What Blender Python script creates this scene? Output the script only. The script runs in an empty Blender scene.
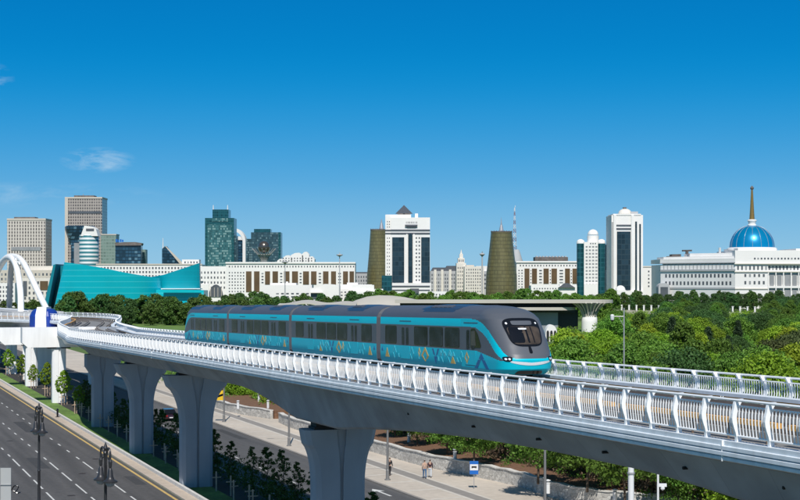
import bpy, bmesh, math, random
from mathutils import Vector, Matrix
R = math.radians
random.seed(7)
scene = bpy.context.scene
COL = scene.collection
F, HC, YH = 1555.0, 18.0, 282.0          # focal length in photo pixels, camera height, horizon row

# ------------------------------------------------------------------ camera
cam_d = bpy.data.cameras.new('camera'); cam = bpy.data.objects.new('camera', cam_d); COL.objects.link(cam)
cam.location = (0, 0, HC); cam.rotation_euler = (R(90), 0, 0)
cam_d.sensor_width = 36; cam_d.lens = 36 * F / 800; cam_d.shift_y = (YH - 250) / 800
cam_d.clip_start = 1; cam_d.clip_end = 20000
scene.camera = cam

# ------------------------------------------------------------------ world + sun
SUN_EL, SUN_AZ = 48, 1.0     # azimuth: degrees the sun stands to the right of straight behind the camera
W = bpy.data.worlds.new('World'); scene.world = W; W.use_nodes = True
nt = W.node_tree; N = nt.nodes; L = nt.links; N.clear()
def wn(t, **k):
    n = N.new(t)
    for a, b in k.items(): setattr(n, a, b)
    return n
out = wn('ShaderNodeOutputWorld'); bg = wn('ShaderNodeBackground'); bg.inputs['Strength'].default_value = 0.08
sky = wn('ShaderNodeTexSky', sky_type='NISHITA', sun_disc=False, sun_elevation=R(SUN_EL), sun_rotation=R(180 - SUN_AZ),
         altitude=350, air_density=1.0, dust_density=0.25, ozone_density=3.2)
hsv = wn('ShaderNodeHueSaturation'); hsv.inputs['Saturation'].default_value = 1.22; hsv.inputs['Hue'].default_value = 0.487
L.new(sky.outputs[0], hsv.inputs['Color'])
tc = wn('ShaderNodeTexCoord'); sep = wn('ShaderNodeSeparateXYZ'); L.new(tc.outputs['Generated'], sep.inputs[0])
def wm(op, a, b=None):
    n = wn('ShaderNodeMath', operation=op)
    for i, v in enumerate((a, b)):
        if v is None: continue
        if isinstance(v, (int, float)): n.inputs[i].default_value = v
        else: L.new(v, n.inputs[i])
    return n.outputs[0]
# thin cirrus wisps, laid out by direction on the sky
az = wm('DIVIDE', sep.outputs['X'], wm('MAXIMUM', sep.outputs['Y'], 0.05)); el = wm('DIVIDE', sep.outputs['Z'], wm('MAXIMUM', sep.outputs['Y'], 0.05))
comb = wn('ShaderNodeCombineXYZ'); L.new(az, comb.inputs[0]); L.new(wm('MULTIPLY', el, 3.0), comb.inputs[1])
noi = wn('ShaderNodeTexNoise'); noi.inputs['Scale'].default_value = 34; noi.inputs['Detail'].default_value = 8; noi.inputs['Roughness'].default_value = .62; noi.inputs['Distortion'].default_value = .35
L.new(comb.outputs[0], noi.inputs['Vector'])
def blob(px, py, rx, ry):
    dx = wm('DIVIDE', wm('SUBTRACT', az, (px - 400) / F), rx / F); dy = wm('DIVIDE', wm('SUBTRACT', el, (YH - py) / F), ry / F)
    return wm('MAXIMUM', wm('SUBTRACT', 1.0, wm('ADD', wm('MULTIPLY', dx, dx), wm('MULTIPLY', dy, dy))), 0.0)
bl = wm('MAXIMUM', blob(98, 160, 40, 14), wm('MAXIMUM', wm('MULTIPLY', blob(-6, 82, 22, 20), .7), wm('MULTIPLY', blob(20, 195, 150, 14), .35)))
cl = wm('MULTIPLY', wm('MULTIPLY', bl, wm('MAXIMUM', wm('SUBTRACT', noi.outputs['Fac'], 0.47), 0)), 3.4)
mixc = wn('ShaderNodeMixRGB'); # clean dry-air azure low over the horizon, handing over to the Nishita sky higher up
ramp = wn('ShaderNodeValToRGB'); ramp.color_ramp.interpolation = 'B_SPLINE'
stops = [(0.0, (.33, .58, .76)), (.03, (.235, .52, .76)), (.065, (.09, .395, .73)), (.11, (.007, .294, .67)), (.15, (.001, .228, .59)), (.20, (.001, .176, .51))]
def s2l(c): return c
while len(ramp.color_ramp.elements) < len(stops): ramp.color_ramp.elements.new(.5)
for e, (p, c) in zip(ramp.color_ramp.elements, stops): e.position = p / .2 if p < .2 else 1.0; e.color = (*c, 1)
L.new(wm('DIVIDE', sep.outputs['Z'], .2), ramp.inputs[0])
scl = wn('ShaderNodeVectorMath', operation='SCALE'); L.new(ramp.outputs[0], scl.inputs[0]); scl.inputs['Scale'].default_value = 1 / .08
kk = wm('MINIMUM', wm('MAXIMUM', wm('DIVIDE', wm('SUBTRACT', sep.outputs['Z'], .20), .35), 0), 1)
mixn = wn('ShaderNodeMixRGB'); L.new(kk, mixn.inputs[0]); L.new(scl.outputs[0], mixn.inputs[1]); L.new(hsv.outputs[0], mixn.inputs[2])
L.new(wm('MINIMUM', cl, .5), mixc.inputs[0]); L.new(mixn.outputs[0], mixc.inputs[1]); mixc.inputs[2].default_value = (6.0, 8.4, 10.4, 1)
L.new(mixc.outputs[0], bg.inputs['Color']); L.new(bg.outputs[0], out.inputs['Surface'])
sd = bpy.data.lights.new('sun', 'SUN'); sd.energy = 4.5; sd.angle = R(0.5); sd.color = (1.0, 0.95, 0.88)
so = bpy.data.objects.new('sun', sd); COL.objects.link(so); so.rotation_euler = (R(90 - SUN_EL), 0, R(SUN_AZ)); so.location = (0, 0, 200)
scene.view_settings.view_transform = 'Standard'; scene.view_settings.look = 'None'
scene.view_settings.gamma = 1; scene.view_settings.exposure = 0.0
scene.render.engine = 'CYCLES'

# ------------------------------------------------------------------ materials
MATS = {}
def mat(name, col, rough=0.6, metal=0.0, var=0.12, scale=0.6, bump=0.0, bscale=8.0, spec=0.5, coat=0.0, detail=5, var2=0.0, scale2=0.05, s2=(1, 1, 1), r2=0.0):
    if name in MATS: return MATS[name]
    m = bpy.data.materials.new(name); m.use_nodes = True; t = m.node_tree; b = t.nodes['Principled BSDF']
    b.inputs['Roughness'].default_value = rough; b.inputs['Metallic'].default_value = metal
    b.inputs['Specular IOR Level'].default_value = spec; b.inputs['Coat Weight'].default_value = coat
    tc = t.nodes.new('ShaderNodeTexCoord')
    n = t.nodes.new('ShaderNodeTexNoise'); n.inputs['Scale'].default_value = scale; n.inputs['Detail'].default_value = detail
    t.links.new(tc.outputs['Object'], n.inputs['Vector'])
    mr = t.nodes.new('ShaderNodeMapRange'); mr.inputs['From Min'].default_value = .25; mr.inputs['From Max'].default_value = .75
    mr.inputs['To Min'].default_value = 1 - var; mr.inputs['To Max'].default_value = 1 + var
    t.links.new(n.outputs['Fac'], mr.inputs['Value'])
    val = mr.outputs[0]
    if var2:
        n2 = t.nodes.new('ShaderNodeTexNoise'); n2.inputs['Scale'].default_value = scale2; n2.inputs['Detail'].default_value = 3
        mp = t.nodes.new('ShaderNodeMapping'); mp.vector_type = 'TEXTURE'; mp.inputs['Scale'].default_value = s2; mp.inputs['Rotation'].default_value = (0, 0, r2)
        t.links.new(tc.outputs['Object'], mp.inputs[0]); t.links.new(mp.outputs[0], n2.inputs['Vector'])
        m2 = t.nodes.new('ShaderNodeMapRange'); m2.inputs['From Min'].default_value = .3; m2.inputs['From Max'].default_value = .7
        m2.inputs['To Min'].default_value = 1 - var2; m2.inputs['To Max'].default_value = 1 + var2
        t.links.new(n2.outputs['Fac'], m2.inputs['Value'])
        mm = t.nodes.new('ShaderNodeMath'); mm.operation = 'MULTIPLY'; t.links.new(val, mm.inputs[0]); t.links.new(m2.outputs[0], mm.inputs[1]); val = mm.outputs[0]
    vm = t.nodes.new('ShaderNodeVectorMath'); vm.operation = 'SCALE'; vm.inputs[0].default_value = col[:3]
    t.links.new(val, vm.inputs['Scale']); t.links.new(vm.outputs[0], b.inputs['Base Color'])
    if bump:
        nb = t.nodes.new('ShaderNodeTexNoise'); nb.inputs['Scale'].default_value = bscale; nb.inputs['Detail'].default_value = 4
        t.links.new(tc.outputs['Object'], nb.inputs['Vector'])
        bp = t.nodes.new('ShaderNodeBump'); bp.inputs['Strength'].default_value = bump; bp.inputs['Distance'].default_value = .05
        t.links.new(nb.outputs['Fac'], bp.inputs['Height']); t.links.new(bp.outputs[0], b.inputs['Normal'])
    MATS[name] = m; return m

def mat_grid(name, glass, line, sx, sz, lx=.2, lz=.25, rough=.25, metal=0.0, rnd=.5, light=None, lfrac=.0, spec=.5, polar=None):
    """curtain wall: cells of glass between mullions, every cell a little different"""
    m = bpy.data.materials.new(name); m.use_nodes = True; t = m.node_tree; b = t.nodes['Principled BSDF']; NN = t.nodes; LL = t.links
    b.inputs['Roughness'].default_value = rough; b.inputs['Metallic'].default_value = metal; b.inputs['Specular IOR Level'].default_value = spec
    tc = NN.new('ShaderNodeTexCoord'); sp = NN.new('ShaderNodeSeparateXYZ'); LL.new(tc.outputs['Object'], sp.inputs[0])
    def mt(op, a, c=None):
        n = NN.new('ShaderNodeMath'); n.operation = op
        for i, v in enumerate((a, c)):
            if v is None: continue
            if isinstance(v, (int, float)): n.inputs[i].default_value = v
            else: LL.new(v, n.inputs[i])
        return n.outputs[0]
    h = mt('DIVIDE', mt('ADD', sp.outputs[0], mt('MULTIPLY', sp.outputs[1], .83)) if polar is None else mt('ARCTAN2', sp.outputs[0], mt('SUBTRACT', polar, sp.outputs[1])), sx); v = mt('DIVIDE', sp.outputs[2], sz)
    isl = mt('MAXIMUM', mt('LESS_THAN', mt('FRACT', h), lx), mt('LESS_THAN', mt('FRACT', v), lz))
    cb = NN.new('ShaderNodeCombineXYZ'); LL.new(mt('FLOOR', h), cb.inputs[0]); LL.new(mt('FLOOR', v), cb.inputs[1])
    w = NN.new('ShaderNodeTexWhiteNoise'); LL.new(cb.outputs[0], w.inputs['Vector'])
    k = mt('ADD', mt('MULTIPLY', w.outputs['Value'], rnd), 1 - rnd / 2)
    vm = NN.new('ShaderNodeVectorMath'); vm.operation = 'SCALE'; vm.inputs[0].default_value = glass; LL.new(k, vm.inputs['Scale'])
    src = vm.outputs[0]
    if light:
        mx0 = NN.new('ShaderNodeMixRGB'); LL.new(mt('GREATER_THAN', w.outputs['Value'], 1 - lfrac), mx0.inputs[0]); LL.new(src, mx0.inputs[1]); mx0.inputs[2].default_value = (*light, 1); src = mx0.outputs[0]
    mx = NN.new('ShaderNodeMixRGB'); LL.new(isl, mx.inputs[0]); LL.new(src, mx.inputs[1]); mx.inputs[2].default_value = (*line, 1)
    LL.new(mx.outputs[0], b.inputs['Base Color'])
    MATS[name] = m; return m

def mat_leaf(name, col, var=.45):
    m = bpy.data.materials.new(name); m.use_nodes = True; t = m.node_tree; NN = t.nodes; LL = t.links
    b = NN['Principled BSDF']; b.inputs['Roughness'].default_value = .6; b.inputs['Specular IOR Level'].default_value = .25
    oi = NN.new('ShaderNodeObjectInfo'); geo = NN.new('ShaderNodeNewGeometry')
    nz = NN.new('ShaderNodeTexNoise'); nz.inputs['Scale'].default_value = .9; nz.inputs['Detail'].default_value = 3; LL.new(geo.outputs['Position'], nz.inputs['Vector'])
    a = NN.new('ShaderNodeMath'); a.operation = 'ADD'; LL.new(geo.outputs['Random Per Island'], a.inputs[0]); LL.new(nz.outputs['Fac'], a.inputs[1])
    c = NN.new('ShaderNodeMath'); c.operation = 'ADD'; LL.new(a.outputs[0], c.inputs[0]); LL.new(oi.outputs['Random'], c.inputs[1])
    mr = NN.new('ShaderNodeMapRange'); mr.inputs['From Min'].default_value = .4; mr.inputs['From Max'].default_value = 2.3
    mr.inputs['To Min'].default_value = 1 - var; mr.inputs['To Max'].default_value = 1 + var; LL.new(c.outputs[0], mr.inputs['Value'])
    hs = NN.new('ShaderNodeHueSaturation'); hs.inputs['Color'].default_value = (*col, 1); LL.new(mr.outputs[0], hs.inputs['Value'])
    hm = NN.new('ShaderNodeMapRange'); hm.inputs['To Min'].default_value = .485; hm.inputs['To Max'].default_value = .515; LL.new(oi.outputs['Random'], hm.inputs['Value']); LL.new(hm.outputs[0], hs.inputs['Hue'])
    LL.new(hs.outputs[0], b.inputs['Base Color'])
    tr = NN.new('ShaderNodeBsdfTranslucent'); LL.new(hs.outputs[0], tr.inputs['Color'])
    mx = NN.new('ShaderNodeMixShader'); mx.inputs[0].default_value = .22; LL.new(b.outputs[0], mx.inputs[1]); LL.new(tr.outputs[0], mx.inputs[2])
    LL.new(mx.outputs[0], NN['Material Output'].inputs['Surface'])
    MATS[name] = m; return m

M = MATS
mat('asphalt', (.084, .080, .078), .85, var=.2, scale=2, bump=.25, bscale=30, var2=.26, scale2=1.0, s2=(1.3, 45, 1), r2=math.atan(.364))
mat('asphalt_patch', (.050, .049, .050), .9, var=.2, scale=2)
mat('asphalt_side', (.092, .090, .090), .85, var=.15, scale=2, var2=.22, scale2=1.0, s2=(1.5, 40, 1), r2=math.atan(.364))
mat('road_paint', (.62, .62, .60), .7, var=.25, scale=4)
mat('yellow_paint', (.58, .40, .14), .7, var=.25, scale=3)
mat('kerb_white', (.62, .60, .56), .8, var=.15, scale=2)
mat('concrete_tan', (.50, .42, .34), .85, var=.12, scale=1.2, var2=.1)
mat('paving', (.52, .46, .39), .85, var=.10, scale=1.5, var2=.12, scale2=.1)
mat('paving_grey', (.27, .25, .23), .85, var=.12, scale=1.5)
mat('paving_rose', (.50, .39, .33), .85, var=.12, scale=1.5)
mat('paving_joint', (.58, .54, .48), .85, var=.12, scale=1.5)
mat('grass', (.115, .20, .035), .95, var=.4, scale=2.5, var2=.3, scale2=.2)
mat('grass_far', (.085, .14, .025), .95, var=.35, scale=.15, var2=.35, scale2=.01)
mat('mulch', (.165, .088, .050), .95, var=.3, scale=3)
mat('soil_painted_shade', (.04, .035, .03), .95, var=.4, scale=2)  # near-black: deep shade under the deck is put into this ground colour
mat('viaduct_grey', (.30, .325, .36), .75, var=.08, scale=.7, bump=.1, bscale=5, var2=.16, scale2=1.0, s2=(.8, 2.2, 9), r2=.34)
mat('fascia_paint', (.68, .73, .78), .55, var=.05, scale=.4, var2=.10, scale2=1.0, s2=(.3, .5, 4))
mat('fascia_line', (.30, .34, .39), .6, var=.05)
mat('viaduct_white', (.86, .86, .85), .6, var=.04, scale=.4, var2=.06, scale2=1, s2=(.6, .6, 5))
mat('pier_grey', (.335, .365, .40), .75, var=.07, scale=.5, var2=.06, scale2=1.0, s2=(1.2, 1.2, 6))
mat('pier_white', (.84, .84, .84), .65, var=.05, scale=.5, var2=.06)
mat('rail_white', (.87, .88, .89), .4, var=.03)
mat('deck', (.22, .22, .22), .85, var=.2, scale=1.5)
mat('steel_rail', (.22, .16, .12), .5, metal=.5, var=.2)
mat('contact_orange', (.72, .36, .07), .5, var=.15, scale=2)
mat('bearing', (.03, .022, .02), .7)
mat('drain_dark', (.02, .02, .02), .8)
mat('pole_dark', (.04, .04, .045), .4, metal=.3, var=.2)
mat('pole_grey', (.22, .22, .22), .5, metal=.3, var=.1)
mat('pole_white', (.72, .73, .74), .45, var=.05)
mat('lamp_glass', (.35, .36, .36), .2)
mat('stone_wall', (.46, .45, .43), .9, var=.3, scale=2.2, bump=.8, bscale=3)
mat('wood_stake', (.50, .37, .27), .85, var=.2, scale=3)
mat('bark', (.10, .075, .055), .95, var=.3, scale=4)
mat('dry_brush', (.22, .17, .11), .95, var=.35, scale=3)
mat_leaf('leaf_dark', (.058, .130, .034)); mat_leaf('leaf_mid', (.105, .205, .030)); mat_leaf('leaf_bright', (.185, .305, .022))
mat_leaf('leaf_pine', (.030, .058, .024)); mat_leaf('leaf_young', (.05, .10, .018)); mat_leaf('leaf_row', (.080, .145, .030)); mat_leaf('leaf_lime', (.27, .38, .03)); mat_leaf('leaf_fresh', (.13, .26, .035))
mat_leaf('leaf_dry', (.20, .155, .10)); mat_leaf('leaf_olive', (.075, .095, .03)); mat_leaf('leaf_shade', (.012, .022, .008))
mat('train_teal', (.0, .55, .69), .42, var=.02, spec=.25)
mat('train_grey', (.095, .105, .125), .42, var=.03, spec=.35)
mat('train_roof', (.085, .09, .11), .45, var=.06)
mat('train_dark', (.03, .045, .08), .3, var=.1)
mat('train_glass', (.020, .026, .032), .22, var=.95, scale=1.3, spec=.12)
mat('train_black', (.008, .008, .010), .12, var=.05, spec=.6)
mat('cab_interior', (.060, .046, .036), .3, var=.7, scale=1.6)
mat('train_white', (.80, .82, .84), .3, var=.02)
mat('gangway', (.10, .105, .12), .7, var=.1)
mat('orn_blue', (.0, .13, .33), .4, var=.02); mat('orn_yellow', (.62, .42, .10), .4, var=.02); mat('orn_light', (.06, .52, .62), .4, var=.02)
mat('white_wall', (.80, .785, .76), .8, var=.035, scale=.08, var2=.03, scale2=.02)
mat('white_warm', (.70, .66, .59), .8, var=.05, scale=.08)
mat('ivory', (.56, .51, .44), .8, var=.05, scale=.1)
mat('grey_wall', (.42, .43, .44), .8, var=.06, scale=.1)
mat('slate', (.09, .10, .12), .6, var=.1)
mat('window_dark', (.10, .11, .125), .2, var=.3, scale=.1)
mat('window_mid', (.28, .29, .30), .3, var=.2, scale=.1)
mat('brown_glass', (.125, .080, .040), .3, var=.25, scale=.1)
mat('glass_dark_teal', (.012, .055, .065), .15, var=.3, scale=.05)
mat('roof_clutter', (.14, .12, .11), .7, var=.4, scale=.3)
mat('dome_blue', (.0, .24, .48), .3, metal=.35, var=.06, scale=.1)
mat('gold', (.38, .23, .07), .35, metal=.6, var=.1)
mat('gold_ball', (.16, .14, .12), .25, metal=.7, var=.1)
mat('metal_grey', (.45, .45, .46), .4, metal=.4, var=.1)
mat('red_paint', (.30, .22, .27), .5); mat('pod_blue', (.012, .045, .30), .35, var=.1, scale=.5); mat('sign_blue', (.01, .13, .50), .4); mat('sign_yellow', (.75, .48, .02), .5)
mat('sign_back', (.40, .41, .41), .6, var=.05)
mat('canopy', (.50, .47, .41), .7, var=.06, scale=.1); mat('station_wall', (.24, .26, .29), .7, var=.08, scale=.1); mat('station_dark', (.02, .022, .022), .5)
mat('skin', (.45, .28, .20), .6); mat('hair', (.03, .02, .015), .7); mat('cloth_beige', (.48, .34, .27), .9, var=.1, scale=6)
mat('denim', (.06, .14, .27), .9, var=.15, scale=8); mat('cloth_dark', (.05, .02, .03), .9); mat('cloth_black', (.02, .02, .025), .9); mat('cloth_white', (.55, .60, .66), .9)
mat('car_paint', (.035, .012, .016), .25, coat=.6, var=.03); mat('tyre', (.015, .015, .015), .8); mat('chrome', (.6, .6, .6), .2, metal=.9); mat('tail_light', (.35, .01, .01), .3)
def mat_stone():
    m = M['stone_wall']; t = m.node_tree; b = t.nodes['Principled BSDF']; tc = t.nodes.new('ShaderNodeTexCoord')
    mp = t.nodes.new('ShaderNodeMapping'); mp.inputs['Scale'].default_value = (1, 1, 1.9); t.links.new(tc.outputs['Object'], mp.inputs[0])
    v = t.nodes.new('ShaderNodeTexVoronoi'); v.inputs['Scale'].default_value = 2.0; t.links.new(mp.outputs[0], v.inputs['Vector'])
    e = t.nodes.new('ShaderNodeTexVoronoi'); e.feature = 'DISTANCE_TO_EDGE'; e.inputs['Scale'].default_value = 2.0; t.links.new(mp.outputs[0], e.inputs['Vector'])
    bw = t.nodes.new('ShaderNodeRGBToBW'); t.links.new(v.outputs['Color'], bw.inputs[0])
    mr = t.nodes.new('ShaderNodeMapRange'); mr.inputs['To Min'].default_value = .68; mr.inputs['To Max'].default_value = 1.25; t.links.new(bw.outputs[0], mr.inputs['Value'])
    st = t.nodes.new('ShaderNodeMapRange'); st.inputs['From Max'].default_value = .06; st.inputs['To Min'].default_value = .45; st.inputs['To Max'].default_value = 1; t.links.new(e.outputs['Distance'], st.inputs['Value'])
    mu = t.nodes.new('ShaderNodeMath'); mu.operation = 'MULTIPLY'; t.links.new(mr.outputs[0], mu.inputs[0]); t.links.new(st.outputs[0], mu.inputs[1])
    vm = t.nodes.new('ShaderNodeVectorMath'); vm.operation = 'SCALE'; vm.inputs[0].default_value = (.58, .56, .52); t.links.new(mu.outputs[0], vm.inputs['Scale']); t.links.new(vm.outputs[0], b.inputs['Base Color'])
mat_stone()
def mat_joints(name, pitch, dark=.80):
    m = M[name]; t = m.node_tree; b = t.nodes['Principled BSDF']; src = b.inputs['Base Color'].links[0].from_socket; tc = t.nodes.new('ShaderNodeTexCoord')
    dt = t.nodes.new('ShaderNodeVectorMath'); dt.operation = 'DOT_PRODUCT'; dt.inputs[1].default_value = (-.328, .9447, 0); t.links.new(tc.outputs['Object'], dt.inputs[0])
    dv = t.nodes.new('ShaderNodeMath'); dv.operation = 'DIVIDE'; dv.inputs[1].default_value = pitch; t.links.new(dt.outputs['Value'], dv.inputs[0])
    fr_ = t.nodes.new('ShaderNodeMath'); fr_.operation = 'FRACT'; t.links.new(dv.outputs[0], fr_.inputs[0])
    lt = t.nodes.new('ShaderNodeMath'); lt.operation = 'LESS_THAN'; lt.inputs[1].default_value = .05 / pitch; t.links.new(fr_.outputs[0], lt.inputs[0])
    fl = t.nodes.new('ShaderNodeMath'); fl.operation = 'FLOOR'; t.links.new(dv.outputs[0], fl.inputs[0])
    wn_ = t.nodes.new('ShaderNodeTexWhiteNoise'); wn_.noise_dimensions = '1D'; t.links.new(fl.outputs[0], wn_.inputs['W'])
    a = t.nodes.new('ShaderNodeMapRange'); a.inputs['To Min'].default_value = .93; a.inputs['To Max'].default_value = 1.05; t.links.new(wn_.outputs['Value'], a.inputs['Value'])
    c = t.nodes.new('ShaderNodeMapRange'); c.inputs['To Min'].default_value = 1; c.inputs['To Max'].default_value = dark; t.links.new(lt.outputs[0], c.inputs['Value'])
    mu = t.nodes.new('ShaderNodeMath'); mu.operation = 'MULTIPLY'; t.links.new(a.outputs[0], mu.inputs[0]); t.links.new(c.outputs[0], mu.inputs[1])
    vm = t.nodes.new('ShaderNodeVectorMath'); vm.operation = 'SCALE'; t.links.new(src, vm.inputs[0]); t.links.new(mu.outputs[0], vm.inputs['Scale']); t.links.new(vm.outputs[0], b.inputs['Base Color'])
mat_joints('viaduct_grey', 3.3)
# concert hall skin: teal panels with thin horizontal seams
def mat_band(name, a, bcol, period, frac, rough=.35):
    m = bpy.data.materials.new(name); m.use_nodes = True; t = m.node_tree; b = t.nodes['Principled BSDF']; b.inputs['Roughness'].default_value = rough
    tc = t.nodes.new('ShaderNodeTexCoord'); sp = t.nodes.new('ShaderNodeSeparateXYZ'); t.links.new(tc.outputs['Object'], sp.inputs[0])
    def mt(op, x, y):
        n = t.nodes.new('ShaderNodeMath'); n.operation = op
        for i, v in enumerate((x, y)):
            if v is None: continue
            if isinstance(v, (int, float)): n.inputs[i].default_value = v
            else: t.links.new(v, n.inputs[i])
        return n.outputs[0]
    nz = t.nodes.new('ShaderNodeTexNoise'); nz.inputs['Scale'].default_value = .06; t.links.new(tc.outputs['Object'], nz.inputs['Vector'])
    f = mt('LESS_THAN', mt('FRACT', mt('DIVIDE', sp.outputs[2], period), None), frac)
    mx = t.nodes.new('ShaderNodeMixRGB'); t.links.new(f, mx.inputs[0]); mx.inputs[1].default_value = (*a, 1); mx.inputs[2].default_value = (*bcol, 1)
    vm = t.nodes.new('ShaderNodeVectorMath'); vm.operation = 'SCALE'; t.links.new(mx.outputs[0], vm.inputs[0])
    t.links.new(mt('ADD', mt('MULTIPLY', nz.outputs['Fac'], .3), .85), vm.inputs['Scale']); t.links.new(vm.outputs[0], b.inputs['Base Color'])
    MATS[name] = m
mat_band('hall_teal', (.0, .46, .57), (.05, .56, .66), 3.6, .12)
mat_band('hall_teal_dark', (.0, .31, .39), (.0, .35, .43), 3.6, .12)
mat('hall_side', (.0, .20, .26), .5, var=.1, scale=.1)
mat_band('round_tower', (.72, .74, .74), (.045, .20, .23), 4.6, .52)
mat_grid('grid_ivory', (.17, .15, .14), (.64, .585, .52), 3.3, 4.0, .48, .26, rnd=.6)
mat_grid('grid_brown', (.15, .13, .125), (.42, .375, .33), 3.0, 3.8, .36, .34, rnd=.7)
mat_grid('glass_emerald', (.06, .17, .18), (.035, .12, .13), 1.9, 3.0, .16, .3, .2, rnd=1.1, light=(.20, .33, .32), lfrac=.4)
mat_grid('glass_emerald_edge', (.012, .07, .08), (.02, .10, .115), 3.2, 3.9, .12, .3, .2, rnd=.6)
mat_grid('glass_navy', (.022, .065, .11), (.012, .03, .05), 3.4, 3.8, .12, .3, .15, rnd=1.0, light=(.10, .20, .27), lfrac=.15)
mat_grid('glass_slate', (.045, .095, .12), (.03, .065, .085), 1.9, 3.0, .12, .3, .2, rnd=.9, light=(.13, .21, .23), lfrac=.22)
mat_grid('glass_green_pale', (.16, .24, .21), (.22, .30, .27), 3.5, 4, .2, .4, .4, rnd=.4)
mat_grid('glass_teal_strip', (.008, .06, .075), (.02, .10, .12), 2.6, 3.6, .14, .22, .15, rnd=.6)
mat_grid('glass_black', (.016, .035, .05), (.03, .05, .062), 2.6, 3.8, .1, .16, .12, rnd=.7)
mat_grid('gold_glass', (.20, .175, .075), (.12, .105, .05), .105, 3.0, .14, .18, .35, metal=.35, rnd=.3, polar=14)

# ------------------------------------------------------------------ mesh helpers
class MB:
    def __init__(s): s.v = []; s.f = []; s.m = []
    def quad(s, a, b, c, d, m=0):
        i = len(s.v); s.v += [a, b, c, d]; s.f.append((i, i + 1, i + 2, i + 3)); s.m.append(m)
    def box(s, x0, x1, y0, y1, z0, z1, m=0):
        i = len(s.v); s.v += [(x, y, z) for z in (z0, z1) for y in (y0, y1) for x in (x0, x1)]
        for q in ((0, 2, 3, 1), (4, 5, 7, 6), (0, 1, 5, 4), (2, 6, 7, 3), (0, 4, 6, 2), (1, 3, 7, 5)):
            s.f.append(tuple(i + k for k in q)); s.m.append(m)
    def obox(s, o, ax, ay, az, m=0):
        """box with corner o and edge vectors"""
        o, ax, ay, az = map(Vector, (o, ax, ay, az)); i = len(s.v)
        s.v += [tuple(o + ax * a + ay * b + az * c) for c in (0, 1) for b in (0, 1) for a in (0, 1)]
        for q in ((0, 2, 3, 1), (4, 5, 7, 6), (0, 1, 5, 4), (2, 6, 7, 3), (0, 4, 6, 2), (1, 3, 7, 5)):
            s.f.append(tuple(i + k for k in q)); s.m.append(m)
    def loft(s, rings, m=0, closed=True, caps=True, mf=None):
        n = len(rings[0]); i = len(s.v)
        for r in rings: s.v += [tuple(p) for p in r]
        for a in range(len(rings) - 1):
            for b in range(n if closed else n - 1):
                c = (b + 1) % n
                s.f.append((i + a * n + b, i + a * n + c, i + (a + 1) * n + c, i + (a + 1) * n + b)); s.m.append(mf(a, b) if mf else m)
        if caps and closed:
            s.f.append(tuple(i + b for b in range(n - 1, -1, -1))); s.m.append(m)
            s.f.append(tuple(i + (len(rings) - 1) * n + b for b in range(n))); s.m.append(m)
    def tube(s, pts, r, n=8, m=0, r2=None):
        pts = [Vector(p) for p in pts]; rings = []
        for k, p in enumerate(pts):
            t = (pts[min(k + 1, len(pts) - 1)] - pts[max(k - 1, 0)]).normalized()
            a = t.cross(Vector((0, 0, 1)) if abs(t.z) < .9 else Vector((1, 0, 0))).normalized(); b = t.cross(a)
            rr = r if r2 is None else r + (r2 - r) * k / (len(pts) - 1)
            rings.append([p + (a * math.cos(q * 2 * math.pi / n) + b * math.sin(q * 2 * math.pi / n)) * rr for q in range(n)])
        s.loft(rings, m)
    def lathe(s, prof, cx=0, cy=0, n=24, m=0, mf=None):
        rings = [[(cx + r * math.cos(2 * math.pi * k / n), cy + r * math.sin(2 * math.pi * k / n), z) for k in range(n)] for r, z in prof]
        s.loft(rings, m, mf=mf)
    def prism(s, poly, a, b, axis='y', m=0):
        """polygon of (x,z) pushed from y=a to y=b"""
        s.loft([[(x, y, z) for x, z in poly] for y in (a, b)], m)
    def build(s, name, mats, parent=None, smooth=False, loc=(0, 0, 0), sub=False):
        me = bpy.data.meshes.new(name); org = Vector(sub) if sub else None
        vs = [tuple(Vector(v) - org) for v in s.v] if org else s.v
        me.from_pydata(vs, [], s.f)
        if not isinstance(mats, (list, tuple)): mats = [mats]
        for k in mats: me.materials.append(M[k])
        me.polygons.foreach_set('material_index', s.m)
        bm = bmesh.new(); bm.from_mesh(me); bmesh.ops.recalc_face_normals(bm, faces=bm.faces); bm.to_mesh(me); bm.free()
        if smooth:
            me.polygons.foreach_set('use_smooth', [True] * len(me.polygons))
            try: me.set_sharp_from_angle(angle=R(38))
            except Exception: pass
        me.update(); o = bpy.data.objects.new(name, me); COL.objects.link(o); o.parent = parent; o.location = loc
        return o
def tag(o, label=None, cat=None, group=None, kind=None):
    if label: o['label'] = label
    if cat: o['category'] = cat
    if group: o['group'] = group
    if kind: o['kind'] = kind
    return o
def empty(name, loc, label, cat, group=None, rz=0):
    o = bpy.data.objects.new(name, None); COL.objects.link(o); o.location = loc; o.rotation_euler = (0, 0, rz); o.empty_display_size = .5
    return tag(o, label, cat, group)
def copy_tree(o, parent=None):
    c = o.copy(); COL.objects.link(c); c.parent = parent
    for ch in list(o.children): copy_tree(ch, c)
    return c
def G(x, y, z=0.0):
    """ground point seen at photo pixel (x,y) on a level of height z"""
    D = F * (HC - z) / (y - YH); return Vector(((x - 400) * D / F, D, z))
def P(x, y, D): return Vector(((x - 400) * D / F, D, HC - (y - YH) * D / F))
def catmull(pts, n=10):
    pts = [Vector(p) for p in pts]; out = []
    for i in range(len(pts) - 1):
        p0, p1, p2, p3 = pts[max(i - 1, 0)], pts[i], pts[i + 1], pts[min(i + 2, len(pts) - 1)]
        for k in range(n):
            t = k / n; out.append(.5 * ((2 * p1) + (-p0 + p2) * t + (2 * p0 - 5 * p1 + 4 * p2 - p3) * t * t + (-p0 + 3 * p1 - 3 * p2 + p3) * t ** 3))
    out.append(pts[-1]); return out
def structure(name, mb, mats): return tag(mb.build(name, mats), kind='structure')

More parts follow.
